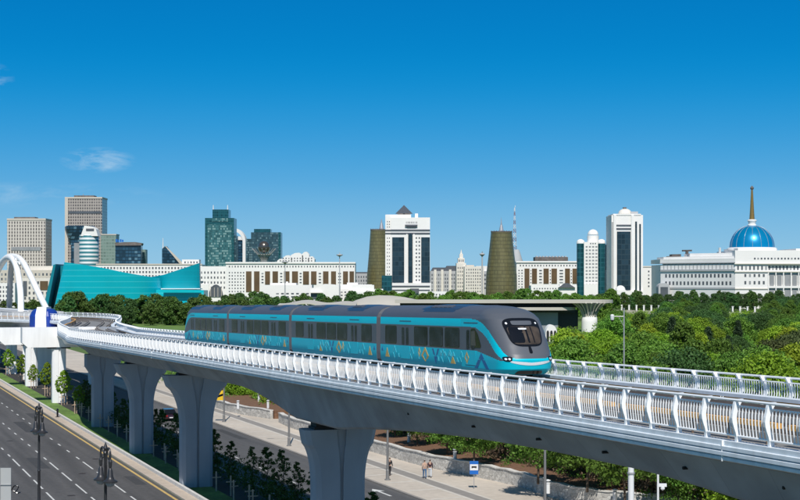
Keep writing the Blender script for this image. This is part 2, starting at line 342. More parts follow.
# ------------------------------------------------------------------ ground, roads
SL = .364                                      # the roads run along X = X0 - SL * Y
def road_strip(x0a, x0b, d0, d1, z, h=None, m=0, mb=None):
    mb = mb or MB()
    a, b, c, d = (x0a - SL * d0, d0), (x0b - SL * d0, d0), (x0b - SL * d1, d1), (x0a - SL * d1, d1)
    if h is None: mb.quad((*a, z), (*b, z), (*c, z), (*d, z), m)
    else: mb.loft([[(*a, z), (*b, z), (*c, z), (*d, z)], [(*a, z + h), (*b, z + h), (*c, z + h), (*d, z + h)]], m)
    return mb
mb = MB(); mb.quad((-4500, -200, 0), (4500, -200, 0), (4500, 7000, 0), (-4500, 7000, 0)); structure('ground', mb, 'grass_far')
mb = road_strip(14.3, 28.75, 20, 520, .012); structure('road', mb, 'asphalt')
mb = road_strip(-2, 13.2, 20, 520, .012); structure('road', mb, 'asphalt')
mb = road_strip(37.2, 48.3, 20, 520, .012); structure('side_road', mb, 'asphalt_side')
mb = MB()
for x0 in (24.9, 21.5, 18.15):
    d = 30.0 + {24.9: 2.6, 21.5: 2.1, 18.15: 5.0}[x0]
    while d < 157: road_strip(x0 - .08, x0 + .08, d, d + 6.1, .017, mb=mb); d += 8.35
    while d < 420: road_strip(x0 - .08, x0 + .08, d, d + 2.0, .017, mb=mb); d += 6.5
for d in (150, 158, 166): road_strip(44.7, 44.85, d - 60, d - 56, .017, mb=mb)
for k in range(40): road_strip(41.2, 41.33, 40 + k * 9, 43 + k * 9, .017, mb=mb)
# white turn arrow on the side road
ar = [G(378, 489.5), G(386, 495.5)]
cpt = G(383, 493, .018); t = Vector((-SL, 1, 0)).normalized(); nn = Vector((t.y, -t.x, 0))
mb.quad(*[tuple(cpt + t * a + nn * b) for a, b in ((-2, -.12), (-2, .12), (1.2, .12), (1.2, -.12))])
i = len(mb.v); mb.v += [tuple(cpt + t * a + nn * b) for a, b in ((1.2, -.6), (1.2, .6), (2.8, 0))]; mb.f.append((i, i + 1, i + 2)); mb.m.append(0)
structure('road_markings', mb, 'road_paint')
mb = MB()
for x0, d, w_, l_ in ((19.6, 150, 1.3, 9), (26.8, 138, 1.0, 6), (23.0, 186, 1.4, 14), (16.5, 168, .9, 11), (26.2, 205, 1.2, 8), (42.5, 150, 1.3, 9), (46.4, 178, 1.0, 12)): road_strip(x0, x0 + w_, d, d + l_, .0145, mb=mb)
structure('road_patches', mb, 'asphalt_patch')
for x0, d in ((20.0, 131), (26.6, 158), (23.3, 146), (43.0, 143), (19.9, 176), (45.8, 166)):
    c_ = Vector((x0 - SL * d, d, .0165)); mb = MB(); mb.lathe([(.36, .0165), (.36, .0205), (.001, .0206)], c_.x, c_.y, 16); tag(mb.build('manhole_cover', 'bearing'), kind='structure')
mb = road_strip(28.15, 28.42, 20, 520, .018); structure('road_edge_line', mb, 'yellow_paint')
mb = road_strip(28.8, 29.95, 20, 520, 0, .14); structure('concrete_verge', mb, 'concrete_tan')
mb = road_strip(29.95, 30.25, 20, 520, 0, .42); structure('kerb', mb, 'kerb_white')
mb = road_strip(13.2, 14.3, 20, 520, 0, .15); structure('kerb', mb, 'concrete_tan')
mb = road_strip(30.25, 33.0, 20, 520, 0, .10); structure('median', mb, 'grass')
mb = road_strip(33.0, 36.9, 20, 520, 0, .10); structure('median_soil_shade', mb, 'soil_painted_shade')  # dark ground strip with the viaduct's shade painted in
mb = road_strip(36.9, 37.2, 20, 520, 0, .16); structure('kerb', mb, 'paving_grey')
mb = road_strip(48.3, 48.6, 20, 520, 0, .14); structure('kerb', mb, 'paving_grey')
mb = road_strip(48.6, 62.5, 20, 520, 0, .12); structure('pavement', mb, 'paving')
mb = road_strip(52.6, 53.9, 20, 330, .124); structure('cycle_path', mb, 'paving_grey')
mb = road_strip(53.9, 54.2, 20, 330, .126); road_strip(52.2, 52.6, 20, 330, .126, mb=mb); structure('path_edging', mb, 'paving_joint')
mb = MB()
for k in range(46):
    d = 60 + k * 5.2; a = Vector((49.0 - SL * d, d, .126)); b = Vector((52.1 - SL * (d + 1.4), d + 1.4, .126)); w = Vector((0, .5, 0))
    mb.quad(tuple(a), tuple(b), tuple(b + w), tuple(a + w))
structure('paving_bands', mb, 'paving_joint')
mb = road_strip(60, 340, 560, 700, .008); structure('meadow', mb, 'grass')

# ------------------------------------------------------------------ main viaduct path
X0C, TS = 29.45, .347
wp = [(X0C - TS * d, d) for d in (14, 40, 80, 120, 160, 185)] + [(-38.6, 200), (-46.2, 230), (-50.2, 255), (-54.2, 275), (-62, 290), (-74, 300), (-92, 308), (-120, 316), (-170, 330)]
path = []; _p = catmull([(x, y, 0) for x, y in wp], 24)
S = [0.0]
for a, b in zip(_p, _p[1:]): S.append(S[-1] + (b - a).length)
def at(s):
    lo, hi = 0, len(S) - 1
    s = max(0, min(s, S[-1] - 1e-4))
    while hi - lo > 1:
        mid = (lo + hi) // 2
        if S[mid] <= s: lo = mid
        else: hi = mid
    k = (s - S[lo]) / (S[hi] - S[lo]); p = _p[lo].lerp(_p[hi], k)
    a = (_p[lo] - _p[max(lo - 2, 0)]) if lo else (_p[1] - _p[0]); b = _p[min(hi + 2, len(_p) - 1)] - _p[hi] if hi < len(_p) - 2 else _p[hi] - _p[lo]
    t = (_p[hi] - _p[lo]).normalized()
    if lo > 2 and hi < len(_p) - 3: t = (_p[hi + 2] - _p[lo - 2]).normalized()
    return p, t
def zrail(D):
    if D < 185: return 14.45 - .01543 * D
    z0 = 14.45 - .01543 * 185; k = min((D - 185) / 40, 1); return z0 - .01543 * 40 * (k - k * k / 2)
def fr(s, u, z):
    """track frame -> world: s along, u to the right of the centre, z above rail level"""
    p, t = at(s); n = Vector((t.y, -t.x, 0)); q = p + n * u; return Vector((q.x, q.y, zrail(p.y) + z))
def sD(D):
    lo, hi = 0, len(_p) - 1
    for i in range(len(_p) - 1):
        if _p[i].y <= D <= _p[i + 1].y: return S[i] + (S[i + 1] - S[i]) * (D - _p[i].y) / max(_p[i + 1].y - _p[i].y, 1e-6)
    return S[-1]
def sweep(mb, prof, s0, s1, step=2.0, m=0, closed=True, mf=None):
    n = max(1, int((s1 - s0) / step)); rings = []
    for k in range(n + 1):
        s = s0 + (s1 - s0) * k / n; pr = prof(s) if callable(prof) else prof
        rings.append([fr(s, u, z) for u, z in pr])
    mb.loft(rings, m, closed=closed, mf=mf)
SEND = S[-1] - 1
VROOT = (X0C - TS * 90, 90, 0)
via = empty('railway_viaduct', VROOT, 'long curving pale grey railway viaduct on flared piers, carrying the turquoise train', 'viaduct')
def soffit(s):
    D = at(s)[0].y; d = D - 95; h = 0
    if d >= 0: h = max(0, 1 - max(d - 4, 0) / 15) ** 1.6
    else: h = max(0, 1 - max(-d - 5, 0) / 30) ** 2
    if D < 56: h = max(h, ((56 - D) / 16) ** 1.5 * .8)
    return -(2.22 + 1.32 * min(h, 1))
mb = MB()
def girder(s):
    z = soffit(s); return [(-4.2, -.9), (-2.75, -1.22), (-1.95, z + .12), (-1.8, z), (1.8, z), (1.95, z + .12), (2.75, -1.22), (4.2, -.9), (4.2, -.4), (-4.2, -.4)]
sweep(mb, girder, 1, SEND, 1.5); g = mb.build('girder', 'viaduct_grey', via, sub=VROOT)
mb = MB(); sweep(mb, [(-4.1, -.397), (4.1, -.397), (4.1, -.36), (-4.1, -.36)], 1, SEND); mb.build('deck_slab', 'deck', via, sub=VROOT)
# stepped edge beams
for sg in (-1, 1):
    mb = MB()
    pr = [(4.0, -.30), (4.34, -.30), (4.34, -.44), (4.40, -.46), (4.40, -.56), (4.34, -.575), (4.34, -.60), (4.42, -.62), (4.42, -.72), (4.34, -.735), (4.34, -.76), (4.38, -.78), (4.38, -.86), (4.25, -.905), (4.0, -.905)]
    dark = {2, 5, 8}
    sweep(mb, [(sg * u, z) for u, z in pr], 1, SEND, 1.5, mf=lambda a, b: 1 if b in (5, 9) else 0)
    mb.build('edge_beam', ['fascia_paint', 'fascia_line'], via, sub=VROOT)
# expansion joints: thin pale vertical strips on the edge beam + drain holes in the girder
for D in (46.2, 134, 162, 197):
    s = sD(D)
    a = [fr(s, -4.40, -.295), fr(s + .03, -4.40, -.295), fr(s + .03, -4.25, -.295), fr(s, -4.25, -.295)]; b = [p - Vector((0, 0, .60)) for p in a]; mb = MB(); mb.loft([a, b]); mb.build('joint_cover', 'rail_white', via, sub=VROOT)
for D in (46, 51.5, 57, 62.5, 69, 77, 84):
    mb = MB(); s = sD(D); c = fr(s, -2.38, -1.72); _, t = at(s); n = Vector((t.y, -t.x, 0))
    mb.tube([c - n * .12, c + n * .2], .055, 8); mb.build('drain_outlet', 'drain_dark', via, sub=VROOT)
# near track and far track: plinths, rails, orange contact rails
for uc in (-1.9, 2.0):
    mb = MB()
    for u in (uc - .72, uc + .72): sweep(mb, [(u - .22, -.355), (u + .22, -.355), (u + .2, -.13), (u - .2, -.13)], 1, SEND, 2)
    mb.build('track_plinth', 'paving_grey', via, sub=VROOT)
    for u in (uc - .72, uc + .72):
        mb = MB(); sweep(mb, [(u - .06, -.13), (u + .06, -.13), (u + .036, 0), (u - .036, 0)], 1, SEND, 2); mb.build('rail', 'steel_rail', via, sub=VROOT)
for u, off in ((-3.45, 0), (3.62, 5)):
    s = 2.0 + off
    while s < SEND - 12:
        dz = 0 if u < 0 else -.16
        mb = MB(); sweep(mb, [(u - .1, .12 + dz), (u + .1, .12 + dz), (u + .1, .27 + dz), (u - .1, .27 + dz)], s, s + 9.6, 2.4)
        for q in range(5):
            p = fr(s + .6 + q * 2.1, u, -.36); mb.box(p.x - .03, p.x + .03, p.y - .03, p.y + .03, p.z, p.z + .47 + dz, 1)
        mb.build('contact_rail', ['contact_orange', 'steel_rail'], via, sub=VROOT); s += 10.2
mb = MB(); sweep(mb, [(3.42, .08), (3.95, .08), (3.95, .21), (3.42, .21)], 1, SEND, 2); mb.build('cable_trough', 'fascia_paint', via, sub=VROOT)
# railings
def scurve(k):            # lateral offset of the S-shaped post, k=0 bottom .. 1 top (positive = outwards)
    return .078 * math.sin(2 * math.pi * (k * .95 - .28)) + .03
ZB, ZT = -.30, .92
for sg in (-1, 1):
    rl = MB()
    def ring(u, z, r): return [(sg * u + r * math.cos(q * math.pi / 3), z + r * math.sin(q * math.pi / 3)) for q in range(6)]
    sweep(rl, ring(4.24, ZT - .03, .045), 1, SEND, 2); 
    sweep(rl, ring(4.16, ZT - .20, .028), 1, SEND, 2); sweep(rl, ring(4.2, ZB + .17, .03), 1, SEND, 2)
    r = rl.build('near_railing' if False else 'railing', 'rail_white', via, sub=VROOT)
    posts = []; bars = MB(); s = 3.0; stuff = MB(); n = 0
    cap = 96 if sg < 0 else 70
    while s < SEND:
        mb = MB() if n < cap else stuff; base = fr(s, 0, 0); _, t = at(s); nn = Vector((t.y, -t.x, 0)) * sg
        K = 9; rings = []
        for k in range(K + 1):
            z = ZB + (ZT - ZB) * k / K; u = 4.2 + scurve(k / K) + (0 if k < K else -.03); w = .075 if k < K - 1 else (.10 if k < K else .12)
            c = base + nn * u; c.z = base.z + z
            rings.append([c + nn * w - t * .055, c + nn * w + t * .055, c - nn * w + t * .055, c - nn * w - t * .055])
        mb.loft(rings)
        if n < cap: posts.append(mb.build('post', 'rail_white', r, sub=VROOT))
        # balusters of this bay
        nb = 9
        for q in range(1, nb + 1):
            sq = s + 1.70 * q / (nb + 1); b0 = fr(sq, 0, 0); _, t2 = at(sq); n2 = Vector((t2.y, -t2.x, 0)) * sg; rg = []
            for k in range(5):
                kk = .12 + .72 * k / 4; c = b0 + n2 * (4.19 + scurve(kk) * .42); c.z = b0.z + ZB + (ZT - ZB) * kk
                rg.append([c + n2 * .016 - t2 * .014, c + n2 * .016 + t2 * .014, c - n2 * .016 + t2 * .014, c - n2 * .016 - t2 * .014])
            bars.loft(rg, caps=False)
        s += 1.70; n += 1
    bars.build('balusters', 'rail_white', r, sub=VROOT)
    if stuff.v: tag(stuff.build('post', 'rail_white', r, sub=VROOT), kind='stuff')

# piers
def pier(parent, D, path_u, ztop, hw, flare, head, curve, dep, matn, base, root, bear=False, tx=None):
    """lateral profile: shaft half width hw, head half width flare; head = straight part, curve = flare height"""
    s = sD(D); p, t = at(s) if tx is None else tx; n = Vector((t.y, -t.x, 0)); n2 = n; t2 = t
    zs = [0, ztop - head - curve]; K = 10
    prof = [(0, hw), (ztop - head - curve, hw)]
    if base == 'angle': prof += [(ztop - head, flare), (ztop, flare)]
    else:
        for k in range(1, K + 1):
            a = k / K; prof.append((ztop - head - curve + curve * a, hw + (flare - hw) * (1 - math.sqrt(max(0, 1 - (a * .97) ** 2)))))
        prof.append((ztop, flare))
    def gw(w): return .10 + (w - hw) * .28
    mb = MB(); ch = .28
    for sg in (-1, 1):
        rings = []
        for z, w in prof:
            g_ = gw(w); pts = [(g_, -dep), (w - ch, -dep), (w, -dep + ch), (w, dep - ch), (w - ch, dep), (g_, dep)]
            rings.append([Vector((p.x, p.y, 0)) + n * (a * sg) + t * b + Vector((0, 0, z)) for a, b in pts])
        mb.loft(rings)
    rings = []
    for z, w in prof:
        g_ = gw(w) - .004; rings.append([Vector((p.x, p.y, 0)) + n * a + t * b + Vector((0, 0, z)) for a, b in ((-g_, -dep + .16), (g_, -dep + .16), (g_, dep - .16), (-g_, dep - .16))])
    mb.loft(rings)
    o = mb.build('pier', matn, parent, sub=root)
    if bear:
        for sg in (-1, 1):
            b = MB(); c = Vector((p.x, p.y, ztop)) + n * (sg * 1.05)
            b.obox(c - n * .62 - t * .7, n * 1.24, t * 1.4, (0, 0, .16)); b.obox(c - n * .5 - t * .6 + Vector((0, 0, .16)), n * 1.0, t * 1.2, (0, 0, .34)); b.build('bearing', 'bearing', o, sub=root)
    return o
def ztop_at(D, gap=.45): return zrail(D) + soffit(sD(D)) - gap
pier(via, 96, 0, ztop_at(96), 1.55, 2.3, .9, 2.6, .95, 'pier_grey', 'curve', VROOT, True)
pier(via, 136.5, 0, ztop_at(136.5, .25), 1.35, 2.95, 1.0, 3.6, .95, 'pier_grey', 'curve', VROOT, True)
pier(via, 163, 0, ztop_at(163, .25), 1.15, 2.85, 1.0, 3.6, .95, 'pier_grey', 'curve', VROOT, True)
pier(via, 193, 0, ztop_at(193, .2), 1.35, 2.2, 1.5, 1.3, .95, 'pier_grey', 'angle', VROOT, True)
pier(via, 45, 0, ztop_at(45), 1.55, 2.3, .9, 2.6, .95, 'pier_grey', 'curve', VROOT, True)
for D in (270, 309): pier(via, D, 0, zrail(D) - 2.6, 1.3, 2.2, .6, 1.2, .9, 'pier_white', 'angle', VROOT, True)

# ------------------------------------------------------------------ white ramp viaduct branching off on the left
RR = (X0C - TS * 228, 228, 0)
ramp = empty('ramp_viaduct', RR, 'white viaduct ramp with solid parapets running away on the left on twin-shaft white piers', 'viaduct')
T0 = Vector((-TS, 1, 0)).normalized(); N0 = Vector((T0.y, -T0.x, 0))
def rp(D, u, z): return Vector((X0C - TS * D, D, 0)) + N0 * u + Vector((0, 0, z))
def rq(D, u, z): return rp(D, u + 3.0, z)
def rtop(D): return 11.75 - .030 * (D - 215)
mb = MB(); rings = []
for D in range(207, 430, 6):
    z = rtop(D); rings.append([rq(D, u, z + h) for u, h in ((-3.4, 0), (-3.4, -1.3), (-2.7, -1.8), (-2.3, -2.5), (2.3, -2.5), (2.7, -1.8), (3.4, -1.3), (3.4, 0), (3.1, 0), (3.1, -1.0), (-3.1, -1.0), (-3.1, 0))])
mb.loft(rings); mb.build('girder', 'viaduct_white', ramp, sub=RR)
mb = MB()
for D in (231, 268, 303, 340):
    z = rtop(D); mb = MB()
    pr = ((-5.4, 0.02), (-5.4, -2.2), (-4.6, -2.9), (5.4, -2.9), (5.4, 0.02))
    mb.loft([[rp(D - 1.2, u, z + h) for u, h in pr], [rp(D + 1.2, u, z + h) for u, h in pr]])
    mb.build('crossbeam', 'viaduct_white', ramp, sub=RR)
    pier(ramp, D, 0, z - 3.1, 1.0, 1.02, .1, .2, .9, 'pier_white', 'angle', RR, True, tx=(rp(D, 0, 0), T0))
# ------------------------------------------------------------------ train
UT = 2.0
s_tip = sD(72.4); TROOT = fr(s_tip, UT, 0)
train = empty('light_rail_train', TROOT, 'turquoise and grey four-car driverless train with patterned sides on the viaduct', 'train')
HALF = [(1.24, .30), (1.37, .50), (1.40, .95), (1.40, 1.36), (1.40, 1.9), (1.40, 2.52), (1.385, 2.92), (1.30, 3.14), (1.12, 3.34), (.80, 3.48), (.4, 3.55), (0, 3.58)]
def wz(z):
    for (w0, z0), (w1, z1) in zip(HALF, HALF[1:]):
        if z0 <= z <= z1: return w0 + (w1 - w0) * (z - z0) / (z1 - z0)
    return HALF[0][0] if z < HALF[0][1] else 0
def T(l, u, z):                       # l metres behind the tip, along the straight track
    q = fr(s_tip + l, UT + u, z); return q
def cross(l, k=1.0): 
    pts = [(u * k, z if z < 2 else .30 + (z - .30) * (1 if k == 1 else .985)) for u, z in HALF]; full = [(-u, z) for u, z in pts] + [(u, z) for u, z in pts[-2::-1]]
    return full
BM = ['train_teal', 'train_grey', 'train_roof', 'train_dark']
def band(b, nfull):
    h = len(HALF); i = b if b < h - 1 else (2 * (h - 1) - 1 - b)
    z = (HALF[max(0, min(i, h - 2))][1] + HALF[max(0, min(i, h - 2)) + 1][1]) / 2
    return 0 if z < 1.36 else 1 if z < 2.52 else 0 if z < 2.92 else 2
CAR = [(0, 18.75), (18.75, 38.35), (38.35, 57.95), (57.95, 77.0)]
NOSE = 5.6
def ltip(z):
    tb = [(.30, .45), (.55, .10), (1.0, 0), (1.25, .12), (1.5, .30), (1.73, .46), (2.3, .90), (2.93, 1.50), (3.2, 1.98), (3.4, 2.6), (3.52, 3.3), (3.58, 4.2)]
    for (z0, a), (z1, b) in zip(tb, tb[1:]):
        if z0 <= z <= z1: return a + (b - a) * (z - z0) / (z1 - z0)
    return tb[0][1] if z < tb[0][0] else tb[-1][1]
def nose_pt(z, ph, off=0):
    """ph -1..1: from left side, round the front, to the right side"""
    a = abs(ph); w = wz(z); lt = ltip(z); lb = lt + 1.35
    if a > .6: l = lb + (NOSE + .02 - lb) * (a - .6) / .4; u = w
    else:
        th = a / .6 * math.pi / 2; u = w * math.sin(th) ** (2 / 2.7); l = lb - (lb - lt) * math.cos(th) ** (2 / 2.7)
    return l - off, math.copysign(u, ph) if ph else 0.0
def nose_l(u, z):            # distance behind tip of the front surface at lateral u
    w = wz(z); lt = ltip(z); lb = lt + 1.35; k = min(abs(u) / max(w, .01), .999); return lb - (lb - lt) * (1 - k ** 2.7) ** (1 / 2.7)
def nose_col(l, u, z):
    if z > 3.02: return 2 if l > 3.3 else 1
    # swoosh: upper edge follows the side stripe, then dives to the front
    def up(l):
        tb = [(0, 1.05), (.25, 1.10), (.6, 1.32), (1.2, 1.80), (2.0, 2.36), (2.7, 2.68), (3.5, 2.86), (4.4, 2.92), (6, 2.92)]
        for (a, za), (b, zb) in zip(tb, tb[1:]):
            if a <= l <= b: return za + (zb - za) * (l - a) / (b - a)
        return 2.92
    def lo(l):
        tb = [(0, .93), (.25, .95), (.6, 1.04), (1.2, 1.34), (2.0, 1.88), (2.7, 2.22), (3.5, 2.44), (4.4, 2.52), (6, 2.52)]
        for (a, za), (b, zb) in zip(tb, tb[1:]):
            if a <= l <= b: return za + (zb - za) * (l - a) / (b - a)
        return 2.52
    lowt = 1.36 - .40 * max(0, min(1, (3.7 - l) / 3.0)) ** 1.2
    if lo(l) <= z <= up(l): return 0
    if z > up(l): return 1
    if z < lowt: return 0
    return 1
def nose_mesh(flip=False, L0=0):
    mb = MB(); nz, nph = 90, 150
    zs = [.30 + (3.58 - .30) * (k / nz) for k in range(nz + 1)]; phs = [-1 + 2 * k / nph for k in range(nph + 1)]
    # concentrate samples on the front
    phs = [math.copysign(abs(q) ** .9, q) for q in phs]
    idx = []; inf = []
    for z in zs:
        for ph in phs:
            l, u = nose_pt(z, ph); inf.append((l, u, z)); LL = L0 - l if flip else l
            mb.v.append(tuple(T(LL, u, z)))
    w = nph + 1
    for a in range(nz):
        for b in range(nph):
            q = (a * w + b, a * w + b + 1, (a + 1) * w + b + 1, (a + 1) * w + b)
            l = sum(inf[k][0] for k in q) / 4; u = sum(inf[k][1] for k in q) / 4; z = sum(inf[k][2] for k in q) / 4
            mb.f.append(q); mb.m.append(nose_col(l, u, z))
    i = len(mb.v); low = [k for k in range(w)]; mb.f.append(tuple(low[::-1])); mb.m.append(3)
    return mb
def side_pt(l, z, sg, off=.012):
    return T(l, sg * (wz(z) + off), z)
def side_patch(mb, l0, l1, z0, z1, sg, off=.012, r=.1, m=0):
    """rounded rectangle on the car side"""
    pts = []
    for cx, cz, a0 in ((l1 - r, z1 - r, 0), (l0 + r, z1 - r, 90), (l0 + r, z0 + r, 180), (l1 - r, z0 + r, 270)):
        for q in range(4):
            a = R(a0 + q * 30); pts.append((cx + r * math.cos(a), cz + r * math.sin(a)))
    A = [side_pt(l, z, sg, off) for l, z in pts]; B = [side_pt(l, z, sg, -.03) for l, z in pts]
    mb.loft([A, B], m)
def car_sides(c, l0, mirror, length, cabcar):
    """windows and doors of a car; positions measured from the coupler end at distance l0"""
    def LLs(a, b): return (l0 - b, l0 - a) if mirror else (l0 + a, l0 + b)
    wins = [(1.3, 3.2), (6.2, 8.25), (8.6, 10.55), (10.9, 12.9)] + ([] if cabcar else [(16.2, 18.1)])
    doors = [(3.95, 5.45), (13.7, 15.15)]
    for sg in (-1, 1):
        for a, b in wins:
            mb = MB(); x, y = LLs(a, b); side_patch(mb, x, y, 1.48, 2.40, sg, .014, .12); o = mb.build('window', 'train_glass', c, sub=TROOT)
            if sg < 0:
                mb = MB(); side_patch(mb, x - .05, y + .05, 1.43, 2.45, sg, .006, .14); mb.build('frame', 'train_black', o, sub=TROOT)
        for a, b in doors:
            x, y = LLs(a, b); mb = MB(); side_patch(mb, x, y, .62, 2.50, sg, .008, .04, 0)
            o = mb.build('door', ['train_grey'], c, sub=TROOT)
            lo = MB(); side_patch(lo, x + .02, y - .02, .64, 1.35, sg, .012, .02); lo.build('lower_panel', 'train_teal', o, sub=TROOT)
            mid = (x + y) / 2
            for p, q in ((x + .2, mid - .14), (mid + .14, y - .2)):
                mb = MB(); side_patch(mb, p, q, 1.42, 2.36, sg, .016, .08); mb.build('door_window', 'train_glass', o, sub=TROOT)
        # door track mark above the door
        for a, b in doors:
            x, y = LLs(a, b); mb = MB(); side_patch(mb, x - .2, y + .2, 2.70, 2.74, sg, .012, .01); mb.build('door_track', 'train_dark', c, sub=TROOT)
        # ornaments on the lower teal panels
        rnd = random.Random(int(l0 * 10) + sg)
        def deco(mn, polys, name='livery_ornament'):
            for pl in polys:
                mb = MB()
                pts = [(l0 - a if mirror else l0 + a, z) for a, z in pl]
                mb.loft([[side_pt(l, z, sg, .012) for l, z in pts], [side_pt(l, z, sg, -.01) for l, z in pts]])
                mb.build(name, mn, c, sub=TROOT)
        def rhomb(a, z, w, h, t=.06):       # outlined diamond as four bars
            P4 = [(a - w, z), (a, z + h), (a + w, z), (a, z - h)]; k = 1 - t / w; I4 = [(a - w * k, z), (a, z + h * k), (a + w * k, z), (a, z - h * k)]
            return [[P4[i], P4[(i + 1) % 4], I4[(i + 1) % 4], I4[i]] for i in range(4)]
        def vee(a, z, w, h, t=.11): return [[(a - w, z + h), (a - w + t, z + h), (a + t / 2, z), (a, z - t)], [(a + w, z + h), (a + w - t, z + h), (a, z + t * .6), (a, z - t)]]
        def tri(a, z, w, h): return [[(a - w, z), (a + w, z), (a, z + h)]]
        mul = 1 if cabcar else .8
        Y = []; Bl = []; Li = []
        Y += tri(1.6, .66, .36, .52); Y += rhomb(7.9, .90, .58, .46, .24); Y += rhomb(7.0, 1.06, .18, .26, .08); Y += tri(12.0, .62, .34, .38)
        Bl += vee(9.5, .72, .52, .60, .22); Bl += tri(.75, 1.0, .18, .24)
        for a in (2.9, 5.8, 10.6, 11.6): Li += rhomb(a, .95, .34, .38, .09); 
        for a in (10.3, 10.9, 11.5, 12.1, 12.6): Li += tri(a, 1.0 if int(a * 10) % 2 else .72, .2, .24)
        for a in (6.9, 9.9, 3.6): Li += tri(a, .7, .1, .22)
        if cabcar: Y += rhomb(13.95, .98, .28, .32, .12); Bl += [[(14.9, .5), (15.3, .5), (15.85, .98), (15.85, 1.28)], [(16.8, .5), (16.4, .5), (15.85, .98), (15.85, 1.28)]]; Li += rhomb(13.2, 1.0, .24, .3, .04)
        deco('orn_yellow', Y); deco('orn_blue', Bl); deco('orn_light', Li)
for ci, (a, b) in enumerate(CAR):
    mb = MB(); la = a + (NOSE if ci == 0 else .36); lb = b - (NOSE if ci == 3 else .36)
    rings = [[T(l, u, z) for u, z in cross(l)] for l in (la, (la + lb) / 2, lb)]
    mb.loft(rings, m=1, mf=lambda p, q: band(q, 0))
    c = mb.build('carriage', BM, train, smooth=True, sub=TROOT)
    if ci in (0, 3):
        n = nose_mesh(ci == 3, 77.0).build('cab_nose', BM, c, smooth=True, sub=TROOT)
    if ci == 0: car_sides(c, b, True, b - a, True)
    else: car_sides(c, a, False, b - a, ci == 3)
    if ci < 3:
        mb = MB(); rr = []
        for k in range(9):
            l = b - .40 + .80 * k / 8; kk = .985 if k % 2 else .95; rr.append([T(l, u * kk, .30 + (z - .30) * (.995 if k % 2 else .975)) for u, z in cross(l)])
        mb.loft(rr); mb.build('gangway_bellows', 'gangway', train, sub=TROOT)
    # roof fairings: low boxes with dark sloping side panels
    units = [(6.8, 12.2)] if ci == 0 else [(3.2, 7.2), (11.8, 16.2)]
    for x0, x1 in units:
        x0 += a if ci else 0; x1 += a if ci else 0
        mb = MB(); r0 = []
        for l, k in ((x0, .0), (x0 + .9, 1), (x1 - .9, 1), (x1, .0)):
            r0.append([T(l, u, z + k * h) for u, z, h in ((-1.22, 3.22, .02), (-1.05, 3.40, .05), (-.75, 3.50, .08), (0, 3.57, .06), (.75, 3.50, .08), (1.05, 3.40, .05), (1.22, 3.22, .02), (0, 3.1, 0))])
        mb.loft(r0); o = mb.build('roof_unit', 'train_dark', c, sub=TROOT)
        n = 5
        for q in range(n):
            p = x0 + 1.1 + (x1 - x0 - 2.2) * q / n; mb = MB()
            mb.loft([[T(p, -1.00, 3.40), T(p + .5, -1.00, 3.40), T(p + .5, -.8, 3.50), T(p, -.8, 3.50)], [T(p, -1.03, 3.48), T(p + .5, -1.03, 3.48), T(p + .5, -.80, 3.60), T(p, -.80, 3.60)]]); mb.build('grille', 'train_roof', o, sub=TROOT)
    # skirt and bogies below the floor
    for q in (a + 3.2, b - 3.2):
        mb = MB()
        for sg in (-1, 1):
            for w in (-1.0, 1.0):
                cc = T(q + w, sg * .78, .40); ax = (T(q, 1, 0) - T(q, 0, 0)); mb.tube([cc - ax * .07, cc + ax * .07], .40, 16)
            mb.obox(T(q - 1.5, sg * .95 - .08, .28), T(1, 0, 0) * 0 + (T(q + 1.5, 0, 0) - T(q - 1.5, 0, 0)), ax * .16, (0, 0, .28))
        mb.build('bogie', 'train_black', c, sub=TROOT)
# windscreen etc. on the leading nose
cab = [o for o in train.children if o.name.startswith('carriage')][0]
def front_patch(name, mats, fn, parent, off, n=28, m=0):
    """closed outline fn(t)->(u,z); filled as a fan of rings so that it follows the nose"""
    mb = MB(); K = 9; outl = [fn(k / n) for k in range(n)]; cu = sum(p[0] for p in outl) / n; cz = sum(p[1] for p in outl) / n
    rings = []
    for k in range(K, -1, -1):
        a = k / K; rings.append([T(nose_l(cu + (u - cu) * a, cz + (z - cz) * a) - off, cu + (u - cu) * a, cz + (z - cz) * a) for u, z in outl])
    mb.loft([[T(nose_l(u, z) + .05, u, z) for u, z in outl]] + rings, m, caps=False); return mb.build(name, mats, parent, smooth=False, sub=TROOT)
def rr_shape(cu, cz, wt, wb, h, p=4.0):
    def fn(t):
        a = t * 2 * math.pi; x = math.copysign(abs(math.cos(a)) ** (2 / p), math.cos(a)); y = math.copysign(abs(math.sin(a)) ** (2 / p), math.sin(a)); return (cu + x * (wb + (wt - wb) * (y + 1) / 2), cz + y * h)
    return fn
ws = front_patch('windscreen', 'train_black', rr_shape(0, 2.30, 1.0, .80, .67), cab, .02, 40)
front_patch('glass', 'cab_interior', rr_shape(0, 2.15, .86, .70, .42, 6), ws, .032, 36)
for x0, w in ((-.44, .34), (.08, .05), (.36, .03)): front_patch('painted_cab_shade', 'train_black', rr_shape(x0, 2.18, w, w, .38, 6), ws, .040, 20)  # black panels paint the cab's inner shade onto the screen
front_patch('display_panel', 'train_grey', rr_shape(0, 2.74, .55, .52, .10, 6), ws, .032, 24)
front_patch('destination_display', 'train_white', rr_shape(-.08, 2.46, .22, .20, .035, 6), ws, .046, 20)
for sg in (-1, 1): front_patch('marker_light', 'train_white', rr_shape(sg * .76, 2.72, .05, .05, .05, 2), ws, .034, 12)
front_patch('wiper', 'train_black', rr_shape(.02, 1.50, .05, .09, .17, 4), cab, .05, 16)
front_patch('light_strip', 'train_white', (lambda t_: (lambda a: ((1.02 * math.cos(a)), .80 + .13 * math.cos(a) ** 2 + (.075 if math.sin(a) > 0 else -.055) * abs(math.sin(a)) ** .5))(t_ * 2 * math.pi)), cab, .015, 40)
